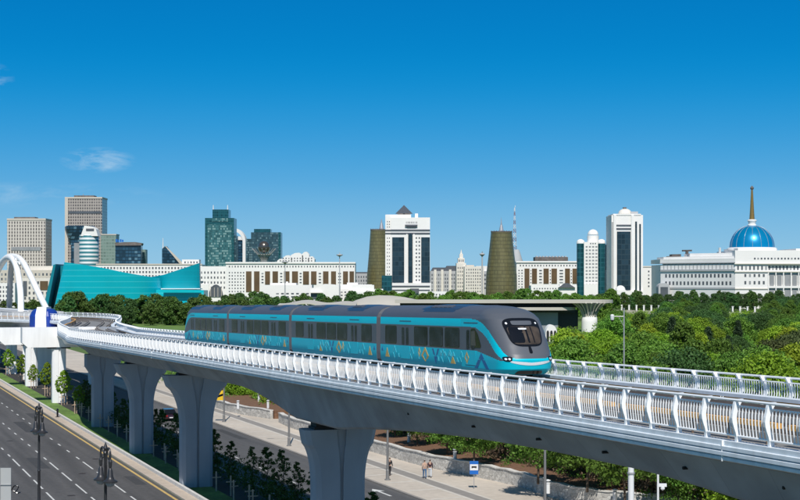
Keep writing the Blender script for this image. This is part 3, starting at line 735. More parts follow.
for sg in (-1, 1):
    h = front_patch('headlight', 'train_black', rr_shape(sg * 1.10, 1.05, .20, .14, .12, 3), cab, .025, 24)
    for k in (-.08, .05): front_patch('lamp', 'train_white', rr_shape(sg * 1.10 + k, 1.05, .045, .045, .05, 2), h, .05, 12)
front_patch('coupler_recess', 'train_black', rr_shape(0, .40, .62, .72, .09, 6), cab, .02, 30)
# cab side window
for sg in (-1, 1):
    mb = MB(); pts = [(4.3, 1.50), (4.3, 2.36), (4.15, 2.44), (3.75, 2.44), (3.35, 2.15), (2.95, 1.62), (3.0, 1.5)]
    mb.loft([[side_pt(l, z, sg, .014) for l, z in pts], [side_pt(l, z, sg, -.02) for l, z in pts]]); w = mb.build('cab_side_window', 'train_black', cab, sub=TROOT)
    mb = MB(); pts = [(4.2, 1.60), (4.2, 2.30), (3.85, 2.34), (3.72, 2.3), (3.6, 1.60)]
    mb.loft([[side_pt(l, z, sg, .022) for l, z in pts], [side_pt(l, z, sg, 0) for l, z in pts]]); mb.build('pane', 'cab_interior', w, sub=TROOT)

# ------------------------------------------------------------------ city buildings (front face at distance D, sizes measured in photo pixels there)
class B:
    def __init__(s, name, label, cat, x0, x1, yt, D, dep, wall, rot=0, group=None, body=True, ybase=None):
        s.k = 1555.0 / D; s.D = D; s.xc = (x0 + x1) / 2; s.root = empty(name, ((s.xc - 400) / s.k, D, 0), label, cat, group, R(rot)); s.wins = []; s.dep = dep
        if body:
            mb = MB(); mb.box(s.X(x0), s.X(x1), 0, dep, -.5, s.Z(yt)); s.body = mb.build('wall', wall, s.root)
    def X(s, x): return (x - s.xc) / s.k
    def Z(s, y): return HC - (y - YH) / s.k
    def XF(s, x, f): return (x - 400) / s.k * (s.D + f) / s.D - (s.xc - 400) / s.k
    def ZF(s, y, f): return HC - (y - YH) / s.k * (s.D + f) / s.D
    def box(s, name, m, x0, x1, y0, y1, f=-.5, b=1.0, par=None):
        """y0 upper row, y1 lower row; f,b = front and back in metres from the facade"""
        mb = MB(); z1 = s.ZF(y1, f) if y1 < 400 else -.5
        mb.box(s.XF(x0, f), s.XF(x1, f), f, b, z1, s.ZF(y0, f)); return mb.build(name, m, par or s.root)
    def win(s, x0, x1, y0, y1, nx, ny, fx=.5, fy=.5, m='window_dark', f=0.0):
        for j in range(ny):
            for i in range(nx):
                mm_ = m if m != 'window_dark' or (i * 7 + j * 13 + int(x0)) % 5 else 'window_mid'
                a = x0 + (x1 - x0) * (i + .5) / nx; c = y0 + (y1 - y0) * (j + .5) / ny
                s.wins.append((s.X(a), s.Z(c), (x1 - x0) / nx * fx / s.k, (y1 - y0) / ny * fy / s.k, f, mm_))
    def finish(s, cap=100):
        cache = {}; rest = {}
        for n, (x, z, w, h, f, m) in enumerate(s.wins):
            if n < cap:
                key = (round(w, 3), round(h, 3), m)
                if key not in cache:
                    mb = MB(); mb.box(-w / 2, w / 2, -.18, .1, -h / 2, h / 2); o = mb.build('window', m, s.root); cache[key] = o
                else: o = cache[key].copy(); COL.objects.link(o); o.parent = s.root
                o.location = (x, f, z)
            else: rest.setdefault(m, MB()).box(x - w / 2, x + w / 2, f - .18, f + .1, z - h / 2, z + h / 2)
        for m, mb in rest.items(): tag(mb.build('window', m, s.root), kind='stuff')
    def lathe(s, name, m, x, y_m, prof, n=24, par=None, smooth=True):
        """profile of (radius px, row)"""
        q = (s.D + y_m) / s.D; mb = MB(); mb.lathe([(max(r, .001) / s.k * q, max(s.ZF(y, y_m), -.5)) for r, y in prof], s.XF(x, y_m), y_m, n); return mb.build(name, m, par or s.root, smooth=smooth)
    def poly(s, name, m, pts, f, b, par=None):
        mb = MB(); mb.prism([(s.X(x), s.Z(y) if y < 400 else -.5) for x, y in pts], f, b); return mb.build(name, m, par or s.root)
    def tube(s, name, m, pts, r, par=None, r2=None):
        mb = MB(); mb.tube([(s.XF(x, yy), yy, s.ZF(y, yy)) for x, y, yy in pts], r, 8, r2=r2); return mb.build(name, m, par or s.root, smooth=True)

# -- left cluster
b = B('apartment_tower', 'pale ivory high-rise with a fine window grid, lowest and farthest left tower of the skyline', 'tower', 7, 45.5, 219, 1900, 34, 'grid_ivory')
b.box('roof_plant', 'roof_clutter', 14, 35, 217, 219, 5, 22); b.box('parapet', 'ivory', 6.8, 45.7, 218.4, 220.2, -.6, 34.5); b.box('service_floor', 'window_mid', 11, 41, 247, 250.5, -.5, .3)
b.finish()
b = B('apartment_tower', 'tall grey-brown gridded high-rise behind the dark bowl-shaped office block', 'tower', 65, 102, 197.5, 2000, 36, 'grid_brown')
b.box('roof_plant', 'roof_clutter', 74, 94, 195.4, 197.5, 6, 24); b.box('parapet', 'ivory', 64.8, 102.2, 197, 198.6, -.6, 36.5); b.box('corner_strip', 'ivory', 64.8, 68, 197.5, 500, -1.2, 2)
b.box('service_floor', 'window_dark', 68, 101.5, 211.2, 213.4, -.5, .3); b.box('roof_mast', 'metal_grey', 83, 83.5, 193.8, 195.5, 12, 13)
b = B('bowl_topped_office', 'dark glass office block flaring out to a bowl at the top', 'office block', 71, 84, 241, 1850, 18, 'glass_navy')
b.lathe('bowl', 'glass_navy', 80, 14, [(10.5, 245), (12, 238), (14.6, 230), (14.8, 227), (13.5, 226)], 28)
b.box('window_band', 'window_mid', 74, 82, 243, 500, -.4, .4)
b = B('round_tower', 'round white and teal banded tower with a slanting white top', 'tower', 80, 98, 225, 1780, 20, 'white_wall', body=False)
b.lathe('wall', 'round_tower', 89, 12, [(9.6, 500), (9.6, 236), (9.2, 235)], 32)
b.poly('slanted_top', 'white_wall', [(80.3, 236), (84, 225.5), (92, 226.5), (95.5, 229), (97.5, 236)], 2, 20)
b.box('roof_opening', 'slate', 86, 94, 228.5, 231, 1.6, 3)
b = B('slab_office', 'pale green glass slab block between the banded tower and the navy block', 'office block', 101, 116, 234.5, 1960, 22, 'glass_green_pale')
b.box('parapet', 'ivory', 101, 116.3, 234, 235, -.5, 22.5)
b = B('glass_office', 'navy blue glass block with a concave cornice and a blue roof sign', 'office block', 115.5, 141, 243.5, 1760, 30, 'glass_navy', rot=6)
b.poly('cornice', 'roof_clutter', [(114.5, 243), (124, 242.2), (135, 242), (142, 243), (141, 245.4), (116, 245.6)], -1.5, 30)
for k, x in enumerate((116, 118, 120.2, 122.2)): b.box('sign_block', 'sign_blue', x, x + 1.5, 239.2 + (k % 2) * .5, 242, 2, 3)
b = B('stair_tower', 'narrow grey block at the right edge of the navy glass office', 'office block', 141.5, 145.5, 249.5, 1800, 14, 'glass_green_pale')
b = B('sail_office', 'dark sail-shaped glass building sloping down to the right with a white mast', 'office block', 162, 182, 247, 1980, 20, 'glass_navy', body=False)
b.poly('wall', 'glass_navy', [(162, 500), (162, 249), (165, 246), (170, 253), (176, 258), (181, 263), (182, 500)], 0, 20)
b.tube('mast', 'pole_white', [(163, 250, 4), (163, 238, 4)], .9, r2=.3)
b.poly('side_wing', 'ivory', [(165, 246), (166.5, 246.5), (183, 263), (182, 266), (180, 264)], -1, .2)
b = B('apartment_block', 'long low ivory block behind the white arches and the concert hall edge', 'apartment block', 0, 66, 270, 1500, 30, 'ivory')
b.win(0, 60, 272, 300, 16, 6, .45, .5); b.box('upper_floor', 'white_warm', 30, 62, 266, 270, 4, 26); b.finish(60)
b = B('apartment_block', 'white block with small square windows at the far left edge', 'apartment block', -20, 15, 283, 1100, 22, 'white_wall')
b.win(-4, 14, 285, 311, 6, 6, .45, .5); b.finish()
b = B('apartment_block', 'beige block with tall openings seen between the arch and concert hall', 'apartment block', 22, 50, 278, 1250, 22, 'white_warm')
b.win(23, 49, 280, 306, 6, 5, .42, .5); b.box('opening', 'brown_glass', 40, 48, 281, 290, -.4, .3); b.box('opening', 'window_dark', 23, 27, 281, 296, -.4, .3); b.finish()
b = B('office_block', 'long white block with small windows stretching behind the concert hall roof', 'office block', 96, 202, 264.5, 1500, 30, 'white_wall')
b.win(100, 196, 266, 278, 30, 3, .5, .5); b.box('roof_house', 'white_wall', 182, 199, 259.5, 264.5, 4, 18); b.win(183, 198, 260.5, 264, 5, 1, .5, .5, f=4)
b.box('parapet', 'ivory', 96, 202, 263.7, 265, -.6, 1); b.finish(95)

# -- turquoise concert hall: tall curved leaning petals
hall = B('concert_hall', 'turquoise concert hall of leaning curved walls like petals', 'concert hall', 44, 208, 264, 1000, 40, 'hall_teal', body=False)
def petal(name, m, top, f, curve, thick=5, lean=6, ybot=None, par=None):
    """top: list of (x,y) along the upper edge; the wall drops to the ground, bulges forward and leans"""
    mb = MB(); A = []; Bk = []
    xs = []; top = [(p.x, p.y, p.z) for p in catmull([(t[0], t[1], t[2] if len(t) > 2 else t[0]) for t in top], 4)] if len(top) > 2 else top
    for i in range(len(top) - 1):
        for q in range(6): a = q / 6; xs.append((top[i][0] + (top[i + 1][0] - top[i][0]) * a, top[i][1] + (top[i + 1][1] - top[i][1]) * a, (top[i][2] if len(top[i]) > 2 else top[i][0]) * (1 - a) + (top[i + 1][2] if len(top[i + 1]) > 2 else top[i + 1][0]) * a))
    t = top[-1]; xs.append((t[0], t[1], t[2] if len(t) > 2 else t[0])); n = len(xs) - 1
    for k in range(9):
        a = k / 8; fr_, bk_ = [], []
        for i, (x, y, xb) in enumerate(xs):
            bul = -curve * math.sin(math.pi * i / n); z0 = -.5; z1 = hall.Z(y); z = z0 + (z1 - z0) * a
            X = hall.X(xb + (x - xb) * a); Y = f + bul - lean * a
            fr_.append((X, Y, z)); bk_.append((X, Y + thick, z))
        A.append(fr_ + bk_[::-1])
    mb.loft(A, 0); return mb.build(name, m, par or hall.root, smooth=True)
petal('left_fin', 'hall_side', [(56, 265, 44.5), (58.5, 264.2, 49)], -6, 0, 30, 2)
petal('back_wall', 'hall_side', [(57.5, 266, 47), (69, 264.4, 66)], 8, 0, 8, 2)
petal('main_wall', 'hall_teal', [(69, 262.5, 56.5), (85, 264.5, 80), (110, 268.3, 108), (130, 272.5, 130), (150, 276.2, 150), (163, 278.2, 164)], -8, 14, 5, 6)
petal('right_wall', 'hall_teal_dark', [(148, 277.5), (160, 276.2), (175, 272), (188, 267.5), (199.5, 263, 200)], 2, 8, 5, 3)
petal('low_wing', 'hall_teal', [(161.5, 289.5), (185, 289.5), (208, 290.2, 208.5)], -22, 0, 22, 0)
hall.box('ledge', 'white_wall', 161, 200, 288.4, 289.3, -14, -2)
hall.poly('inner_glass', 'glass_slate', [(52, 500), (62, 268), (68, 266.5), (60, 500)], 3, 6)
hall.box('roof', 'hall_side', 70, 196, 281, 283, 6, 44); hall.box('sill_band', 'window_dark', 162, 200, 289.1, 289.5, -28.5, -24)

# -- white government blocks in the middle
b = B('government_block', 'white block with a big round archway left of the long brown-banded building', 'office block', 198, 228, 266.3, 1380, 30, 'white_wall')
b.win(200, 226, 270, 290, 8, 4, .42, .42)
mb = MB(); cz = b.Z(297); mb.prism([(b.X(216) + 7.2 / b.k * math.cos(R(a)), cz + 12.5 / b.k * math.sin(R(a))) for a in range(0, 181, 12)], -.6, .4); ah = mb.build('archway', 'window_dark', b.root)
for k in range(4): b.box('mullion', 'ivory', 210.5 + k * 3.6, 210.9 + k * 3.6, 287.5, 297, -.9, -.5, par=ah)
b.box('lower_floor', 'white_wall', 200, 209, 284, 500, -1.4, 0); b.finish()
b = B('government_building', 'long white government building with tall brown glass bands, windows between', 'office block', 226, 355, 262.5, 1350, 32, 'white_wall')
b.box('cornice', 'white_wall', 225.5, 355.5, 262, 263.6, -1, 1)
bands = [(246, 251.5), (254, 259.5), (265, 270), (272.5, 278), (284, 289.5), (292, 298), (303, 309), (311, 316.5), (323, 328.5), (331, 336), (343, 348), (349.5, 354)]
for k, (x0, x1) in enumerate(bands):
    b.box('glass_band', 'brown_glass', x0, x1, 271.3, 292 if x0 < 262 else 284.5, -.4, .4)
b.win(228, 355, 264.5, 268.5, 44, 1, .4, .4); b.win(228, 245, 271, 293, 6, 7, .42, .4)
for x0, x1 in ((260.4, 264.6), (279, 283.4), (298.6, 302.6), (317.4, 322.4), (336.8, 342.4)): b.win(x0, x1, 272, 284, 1, 4, .5, .4)
b.finish()
b = B('domed_mansion_block', 'white block with a row of curved gables rising above the long brown-banded building', 'apartment block', 277, 314, 256, 1550, 24, 'white_wall', body=False)
for x0, x1, y in ((277, 284, 259), (283, 292, 255.5), (291, 303, 253), (302, 309, 252), (308, 314.5, 256.5)): b.poly('gable', 'white_wall', [(x0, 500), (x0, y + 2), ((x0 * 2 + x1) / 3, y), ((x0 + 2 * x1) / 3, y - .3), (x1, y + 2.6), (x1, 500)], 0, 20)
b.win(279, 313, 257, 262, 12, 2, .4, .45, f=-.05); b.finish()
b = B('low_office', 'low white two-storey building with dark windows in front of the long brown-banded block', 'office block', 262, 312, 285, 1180, 22, 'white_wall')
b.box('upper_floor', 'white_wall', 270, 296, 283, 285, 3, 18); b.win(275, 310, 292, 301.5, 7, 3, .55, .42); b.box('chimney_block', 'white_wall', 286, 288, 281.5, 283, 5, 9); b.finish()
b = B('blank_hall', 'plain white box hall with a sloping roof line and one dark window', 'hall', 310, 338, 286, 1130, 26, 'white_wall', body=False)
b.poly('wall', 'white_wall', [(310, 500), (310, 288.3), (318, 287), (324, 284), (333, 284.5), (339, 286), (339, 500)], 0, 26)
b.box('window', 'window_dark', 311, 321, 293, 299, -.4, .3); b.box('canopy', 'white_warm', 310.5, 322, 292.3, 293, -3, 0)
b = B('low_office', 'low white stepped building between the blank hall and the dark glass cube', 'office block', 338, 383, 289, 1160, 22, 'white_wall')
b.box('upper_floor', 'white_wall', 341, 372, 284.5, 289, 3, 18); b.win(340, 382, 290.5, 300, 12, 3, .5, .42); b.box('upper_floor', 'white_wall', 347, 358, 282.6, 284.5, 4, 14); b.finish()
b = B('emerald_tower', 'tall emerald glass tower with a stepped crown and two white masts', 'tower', 205, 234, 218, 1900, 32, 'glass_emerald_edge')
b.box('bright_facade', 'glass_emerald', 207.5, 231.5, 224.5, 500, -1, .3); b.box('crown', 'glass_teal_strip', 212.5, 228.5, 209.5, 219, 2, 28); b.box('crown_band', 'glass_emerald', 212, 228, 218.3, 221.5, -.8, .3)
for x in (213.3, 227.6): b.tube('mast', 'pole_white', [(x, 210, 10), (x, 205, 10)], .8, r2=.4)
b.box('side_wing', 'glass_slate', 230, 236, 235.5, 500, 6, 30)
b = B('arched_tower', 'white tower with a rounded shoulder hugging a blue glass strip beside the emerald tower', 'tower', 233, 246, 228, 2080, 24, 'white_wall', body=False)
pts = [(233, 228.3)] + [(233 + 12.5 * math.sin(R(a)), 242 - 14 * math.cos(R(a))) for a in range(8, 91, 8)] + [(245.6, 500), (242.6, 500)] + [(233 + 9.6 * math.sin(R(a)), 242 - 10.8 * math.cos(R(a))) for a in range(88, 0, -8)] + [(233, 231.5)]
b.poly('frame', 'white_wall', pts, 0, 24); b.box('wall', 'glass_navy', 233.5, 242.7, 240, 500, 2, 22); b.box('white_floor', 'white_wall', 233.5, 242.6, 236.4, 240, 1, 22); b.box('white_strip', 'white_wall', 236, 237.6, 238, 500, .4, 3)
b = B('glass_tower', 'dark blue-green twin-height glass tower behind the metal tree tower with the ball', 'tower', 251, 280.5, 232.3, 1980, 32, 'glass_slate')
b.box('crown', 'glass_teal_strip', 254, 270.5, 229, 232.4, 3, 26); b.box('side_wing', 'glass_slate', 246.5, 251.2, 238.8, 500, 3, 30); b.box('edge', 'glass_emerald_edge', 278.5, 280.8, 232.2, 500, -.6, 1)
# observation tower with the ball
b = B('observation_tower', 'white metal tree-shaped observation tower cradling a bronze ball', 'tower', 252, 276, 240, 1650, 20, 'metal_grey', body=False)
b.lathe('shaft', 'metal_grey', 264, 10, [(2.4, 500), (2.2, 275), (2.0, 262), (3.4, 256)], 16)
b.lathe('ball', 'gold_ball', 264, 10, [(0, 240.9)] + [(6 * math.sin(R(a)), 247 - 6.1 * math.cos(R(a))) for a in range(12, 180, 12)] + [(0, 253.1)], 28)
for k in range(18):
    a = k * math.pi / 9; p = []
    for r, y in ((2.2, 266), (3.2, 260), (6, 255), (12, 248.5)): p.append((264 + r * math.cos(a), y, 10 + r * math.sin(a) / b.k))
    b.tube('branch', 'metal_grey', p, .75, r2=.35)
b.lathe('ring', 'metal_grey', 264, 10, [(6.2, 255.4), (6.6, 254.6), (6.0, 254.2)], 24)

# slender masts over the low white blocks
for x, y0, lab in ((339.6, 252.5, 'tall thin light mast with a ring platform near its top'), (285, 259.5, 'shorter thin light mast left of the taller one')):
    r = empty('light_mast', ((x - 400) * 900 / 1555, 900, 0), lab, 'mast', 'thin masts above the white blocks'); z = HC - (y0 - YH) * 900 / 1555
    mb = MB(); mb.tube([(0, 0, 0), (0, 0, z)], .42, 8, r2=.2); mb.build('pole', 'grey_wall', r)
    mb = MB(); mb.lathe([(.3, z - 2.4), (1.9, z - 1.6), (1.9, z - 1.2), (.3, z - .9)], n=12); mb.build('lamp_ring', 'grey_wall', r)

b = B('mansard_block', 'small grey classical block between the white building and the left golden tower', 'apartment block', 354, 371, 273.5, 1420, 18, 'grey_wall')
b.box('roof', 'slate', 354.5, 370.5, 272, 273.6, 1, 16); b.win(355, 370, 275, 290, 6, 4, .45, .5); b.finish()
# golden towers
for nm, lab, xc, rb, rt, yt, D, sx, sy in (('golden_tower', 'tapering olive-gold glass tower half hidden by the white government tower', 379, 12.5, 8.6, 230, 1380, 381.5, 218.5), ('golden_tower', 'tapering olive-gold glass tower standing free with the red and white mast behind', 501.5, 16, 10.6, 232, 1250, 501.3, 217)):
    b = B(nm, lab, 'tower', xc - rb, xc + rb, yt, D, 2, 'gold_glass', body=False); yb = 14; g0 = YH + HC * b.k
    b.lathe('wall', 'gold_glass', xc, yb, [(rb, g0), (rb * .96, 275), (rt + (rb - rt) * .32, 250), (rt, yt + 1), (rt, yt)], 40)
    b.lathe('parapet', 'roof_clutter', xc, yb, [(rt, yt + .6), (rt + .15, yt), (rt + .15, yt - .7), (rt - .6, yt - .7)], 32)
    for k in range(9): b.box('roof_finial', 'roof_clutter', xc - rt + .3 + k * rt * .24, xc - rt + .8 + k * rt * .24, yt - 1.6, yt - .5, yb - 3, yb - 2)
    b.lathe('spire_base', 'metal_grey', sx, yb, [(2.4, yt), (2.0, yt - 3), (1.1, yt - 7)], 12); b.lathe('spire', 'metal_grey', sx, yb, [(1.0, yt - 6.5), (.6, yt - 9), (.05, sy)], 8)
# white government tower with pyramid
b = B('government_tower', 'white tower with dark glass bays and a dark pyramid on the roof', 'tower', 391, 430, 217.5, 1240, 34, 'white_wall')
b.box('left_wing', 'white_wall', 385.3, 391.5, 214.8, 500, 6, 34); b.box('back_block', 'white_wall', 385.6, 411, 214.6, 219, 8, 30)
b.lathe('pyramid', 'slate', 404, 18, [(8.8, 213.8), (.02, 205)], 4, smooth=False); b.box('pyramid_base', 'roof_clutter', 397.5, 410.5, 213.3, 215, 12, 24)
for y in (229.4, 232.6): b.box('dark_band', 'slate', 391, 430, y, y + 1.5, -.5, .3)
b.box('dark_band', 'slate', 385.2, 391.4, 229.6, 231, 5.6, 6.5); b.box('dark_band', 'slate', 385.2, 391.4, 232.8, 234, 5.6, 6.5)
b.box('glass_bay', 'glass_black', 392.2, 404.2, 237.2, 282.5, -.9, .3); b.box('glass_bay', 'glass_black', 421.2, 429.8, 237.2, 282.5, -.9, .3)
mb = MB(); mb.prism([(b.X(408.2), b.Z(282.5)), (b.X(412.6), b.Z(282.5))] + [(b.X(410.4) + 2.2 / b.k * math.cos(R(a)), b.Z(236) + 2.4 / b.k * math.sin(R(a))) for a in range(0, 181, 20)], -1.3, .2); mb.build('arched_window', 'glass_black', b.root)
b.box('rib', 'white_wall', 406.2, 407.6, 234, 283, -1.6, .2); b.box('rib', 'white_wall', 413.2, 414.6, 234, 283, -1.6, .2)
b.win(414.9, 420.8, 236, 282, 2, 12, .5, .4); b.win(386.4, 390.4, 220, 228, 2, 3, .4, .4, f=6); b.win(386.4, 390.4, 236, 276, 2, 11, .4, .35, f=6)
b.box('balcony', 'slate', 405, 417.5, 224.6, 226.4, -1.4, 0); b.win(405.5, 417.5, 221, 224, 7, 1, .4, .6); b.box('balcony_soffit', 'slate', 407, 416, 226.5, 227.6, -.8, 0)
b.box('podium', 'white_wall', 391, 431, 283, 500, -3, 0); b.box('dark_band', 'slate', 392, 430, 285.6, 287, -3.4, -2.6); b.box('dark_band', 'slate', 392, 430, 289.6, 290.6, -3.4, -2.6)
b.box('roof_hut', 'white_wall', 415, 418, 213.5, 217.6, 10, 16); b.finish()
b = B('glass_cube', 'small dark teal glass cube at the foot of the white government tower', 'office block', 381.8, 392, 275.5, 1200, 16, 'glass_teal_strip')
b = B('low_office', 'long low white building below the white government tower', 'office block', 350, 456, 291.5, 1140, 20, 'white_wall')
b.box('upper_floor', 'white_wall', 352, 374, 285, 291.6, 3, 16); b.box('portal', 'slate', 410, 419, 288.5, 293, -1.5, 3)
b.win(384, 454, 293, 299, 22, 2, .45, .42); b.finish()
# classical apartment blocks
b = B('mansard_block', 'grey classical apartment block with dark mansard roof and tall bays', 'apartment block', 430.5, 458, 271, 1420, 22, 'grey_wall')
b.poly('roof', 'slate', [(431, 271), (433, 267.5), (446, 267.5), (447, 265.8), (456, 265.8), (458, 271)], 1, 20)
for x in (434, 441, 449): b.box('bay', 'white_warm', x, x + 2.4, 269.5, 500, -1.6, 0)
b.win(431, 457.5, 273, 292, 12, 5, .5, .55); b.finish()
b = B('spired_apartment_tower', 'cream stepped apartment tower with a small lantern and spire', 'tower', 456.5, 466, 263, 1400, 18, 'white_warm')
b.box('tier', 'white_warm', 458, 464.5, 258, 263.2, 2, 14); b.box('tier', 'white_warm', 459.5, 463, 254, 258.2, 4, 11); b.lathe('spire', 'white_warm', 461.2, 8, [(1.3, 254.2), (.8, 252.5), (.1, 249.5)], 8)
b.win(457, 465.6, 266, 292, 4, 7, .4, .5); b.win(458.4, 464.2, 259, 262.5, 3, 1, .5, .7, f=2); b.finish()
b = B('apartment_block', 'beige apartment block with even window rows just right of the spired tower', 'apartment block', 464.5, 484, 266.5, 1380, 22, 'white_warm')
b.box('roof_house', 'ivory', 466, 474, 265, 266.6, 4, 14); b.win(465.5, 483.5, 268, 293, 8, 8, .42, .5); b.finish()
b = B('apartment_block', 'grey block with a white upper floor tucked left of the right golden tower', 'apartment block', 480, 490, 271, 1450, 20, 'grey_wall')
b.box('upper_floor', 'white_wall', 476, 490, 266, 271.2, 2, 18); b.win(481, 489, 273, 290, 3, 4, .6, .4, 'slate'); b.finish()
r = B('monument_column', 'slender grey monument column with a disc near the top', 'monument', 480.5, 484, 252, 1300, 2, 'grey_wall', body=False)
r.lathe('shaft', 'grey_wall', 482.2, 2, [(.9, 500), (.75, 270), (.6, 255)], 10); r.lathe('disc', 'grey_wall', 482.2, 2, [(.6, 256.5), (2.6, 254.6), (2.6, 253.8), (.8, 253)], 14); r.lathe('finial', 'gold', 482.2, 2, [(.5, 253.2), (.05, 251)], 8)
# lattice mast
b = B('telecom_mast', 'red and white lattice telecom mast rising behind the right golden tower', 'mast', 508, 523, 250, 1500, 10, 'metal_grey', body=False)
b.lathe('mast_base', 'grey_wall', 516.3, 8, [(6.6, 500), (6.6, 261), (5.6, 258.5), (3.4, 251), (2.6, 249.6)], 20)
ys = [250 - k * 4.3 for k in range(11)]
for k in range(10):
    mb = MB(); y0, y1 = ys[k], ys[k + 1]; w0, w1 = 1.9 - k * .16, 1.9 - (k + 1) * .16
    c0 = [(515.2 + a * w0, 8 + c * w0 / b.k) for a, c in ((-1, -1), (1, -1), (1, 1), (-1, 1))]; c1 = [(515.2 + a * w1, 8 + c * w1 / b.k) for a, c in ((-1, -1), (1, -1), (1, 1), (-1, 1))]
    for q in range(4):
        for pa, pb in ((c0[q], c1[q]), (c0[q], c1[(q + 1) % 4]), (c0[(q + 1) % 4], c1[q])):
            mb.tube([(b.X(pa[0]), pa[1], b.Z(y0)), (b.X(pb[0]), pb[1], b.Z(y1))], .16, 5)
    mb.build('lattice_section', 'pole_white' if k % 2 else 'red_paint', b.root)
b.tube('tip', 'pole_white', [(515.2, 207.2, 8), (515.2, 205.5, 8)], .3)
# right white government building
b = B('government_building', 'white government building with brown glass bands right of the free golden tower', 'office block', 516.5, 577.5, 261.5, 1330, 30, 'white_wall')
b.box('cornice', 'white_wall', 516, 578, 261, 262.6, -1, 1)
for x0, x1 in ((524.5, 529.5), (532, 537), (543.5, 548.8), (551.5, 557), (565, 570), (572.5, 577)): b.box('glass_band', 'brown_glass', x0, x1, 268.5, 291 if x0 < 530 else 283.6, -.4, .4)
b.win(519, 577, 264, 267, 20, 1, .4, .5); b.win(517.5, 523.5, 269, 291, 2, 8, .45, .4)
for x0, x1 in ((530, 531.8), (538, 543), (549.3, 551.3), (558, 564.5), (570.4, 572.2)): b.win(x0, x1, 269, 284, 1, 5, .55, .4)
b.finish()
b = B('roof_pavilion', 'brownish roof structure standing on the white building right of the golden tower', 'roof structure', 535, 568, 257, 1375, 18, 'roof_clutter')
for k in range(10): b.box('vent', 'grey_wall', 536 + k * 3.2, 537.8 + k * 3.2, 256, 257.2, 4, 8)
b.root.location.z = 0
b = B('low_office', 'low white building with a small slate hipped roof below the right brown-banded building', 'office block', 531, 577, 285.5, 1180, 20, 'white_wall')
b.poly('hipped_roof', 'slate', [(558, 287.6), (565, 283.2), (568, 283.2), (575, 287.6)], -2, 6); b.win(533, 557, 287, 293, 9, 2, .45, .4); b.box('tower_house', 'white_wall', 560, 572, 284.6, 286, 2, 12); b.finish()
# twin towers on the right
b = B('domed_tower', 'white tower with rounded teal glass corners and three white domes', 'tower', 584, 598, 242, 1180, 26, 'white_wall')
for x in (580.6, 601.5): b.lathe('glass_corner', 'glass_teal_strip', x, 3.5, [(3.9, 500), (3.9, 243.5)], 20); b.lathe('corner_dome', 'white_wall', x, 5, [(4.2, 244)] + [(4.0 * math.cos(R(a)), 242.5 - 3.4 * math.sin(R(a))) for a in range(0, 85, 12)] + [(.02, 239.1)], 20)
b.lathe('glass_corner', 'glass_black', 607.2, 16, [(2.4, 500), (2.4, 244.5)], 16); b.box('back_wing', 'white_wall', 603, 609, 270, 500, 8, 24)
b.lathe('drum', 'white_wall', 593, 10, [(5.8, 242.5), (5.8, 235.5)], 24); b.lathe('dome', 'white_wall', 593, 10, [(5.4 * math.cos(R(a)), 234.8 - 5.4 * math.sin(R(a))) for a in range(0, 88, 11)] + [(.02, 229.3)], 28)
b.win(585, 598, 245, 293, 4, 14, .62, .42, 'window_mid'); b.win(589.5, 596.5, 242.6, 244.4, 3, 1, .5, .6); b.box('base', 'white_wall', 584, 598, 284, 500, -2, 0); b.finish()
b = B('marble_tower', 'tall white tower with a full-height dark glass front and a low dome on the roof', 'tower', 611.5, 643, 215, 1150, 30, 'white_wall')
b.box('dark_band', 'slate', 616.4, 631, 224.6, 225.9, -.5, .3); b.box('dark_band', 'slate', 616.4, 631, 228, 229.4, -.5, .3)
b.box('glass_front', 'glass_black', 617, 630.6, 231.5, 290, -.8, .3); b.box('rib', 'white_wall', 613.8, 616.2, 215, 293, -1.6, .2); b.box('rib', 'white_wall', 631.4, 634, 215, 293, -1.6, .2)
b.box('side_glass', 'glass_black', 635.2, 637, 221.5, 291, -.4, .3); b.box('side_glass', 'glass_black', 639.3, 640.9, 224, 291, -.4, .3); b.box('side_glass', 'window_mid', 611.9, 613, 222, 291, -.4, .3)
b.box('parapet', 'white_wall', 613, 641, 213.8, 215.2, -.4, 28); b.lathe('dome', 'white_warm', 625, 12, [(6.8 * math.cos(R(a)), 214 - 5.4 * math.sin(R(a))) for a in range(0, 88, 11)] + [(.02, 208.5)], 24)
b.box('roof_plant', 'roof_clutter', 623.5, 626.5, 207.2, 209, 10, 14); b.box('roof_plant', 'grey_wall', 631, 638, 211.5, 214, 8, 14); b.box('podium', 'white_wall', 609, 645, 290.8, 500, -3, 0)
b = B('dome_pavilion', 'small white domed pavilion at the foot of the tall marble tower', 'pavilion', 615, 626, 290, 1080, 12, 'white_wall')
b.lathe('dome', 'white_wall', 620.5, 6, [(5 * math.cos(R(a)), 290.2 - 4.8 * math.sin(R(a))) for a in range(0, 88, 11)] + [(.02, 285.4)], 20)
b = B('office_block', 'low white block with square windows between the marble tower and the palace', 'office block', 642, 674, 266.5, 1220, 26, 'white_wall')
b.box('parapet', 'white_warm', 642, 674, 266, 267, -.5, 1); b.win(647, 671, 269.5, 288, 7, 5, .42, .42); b.finish()
b = B('arched_gatehouse', 'small grey arched gatehouse left of the palace', 'gatehouse', 658, 670, 286, 1090, 10, 'grey_wall', body=False)
b.poly('wall', 'grey_wall', [(658.5, 500), (658.5, 287.5)] + [(664.2 - 5.6 * math.cos(R(a)), 287 - 4 * math.sin(R(a))) for a in range(10, 171, 16)] + [(669.8, 287.5), (669.8, 500)], 0, 10); b.box('opening', 'window_dark', 660.5, 668, 287, 500, -.3, .5)

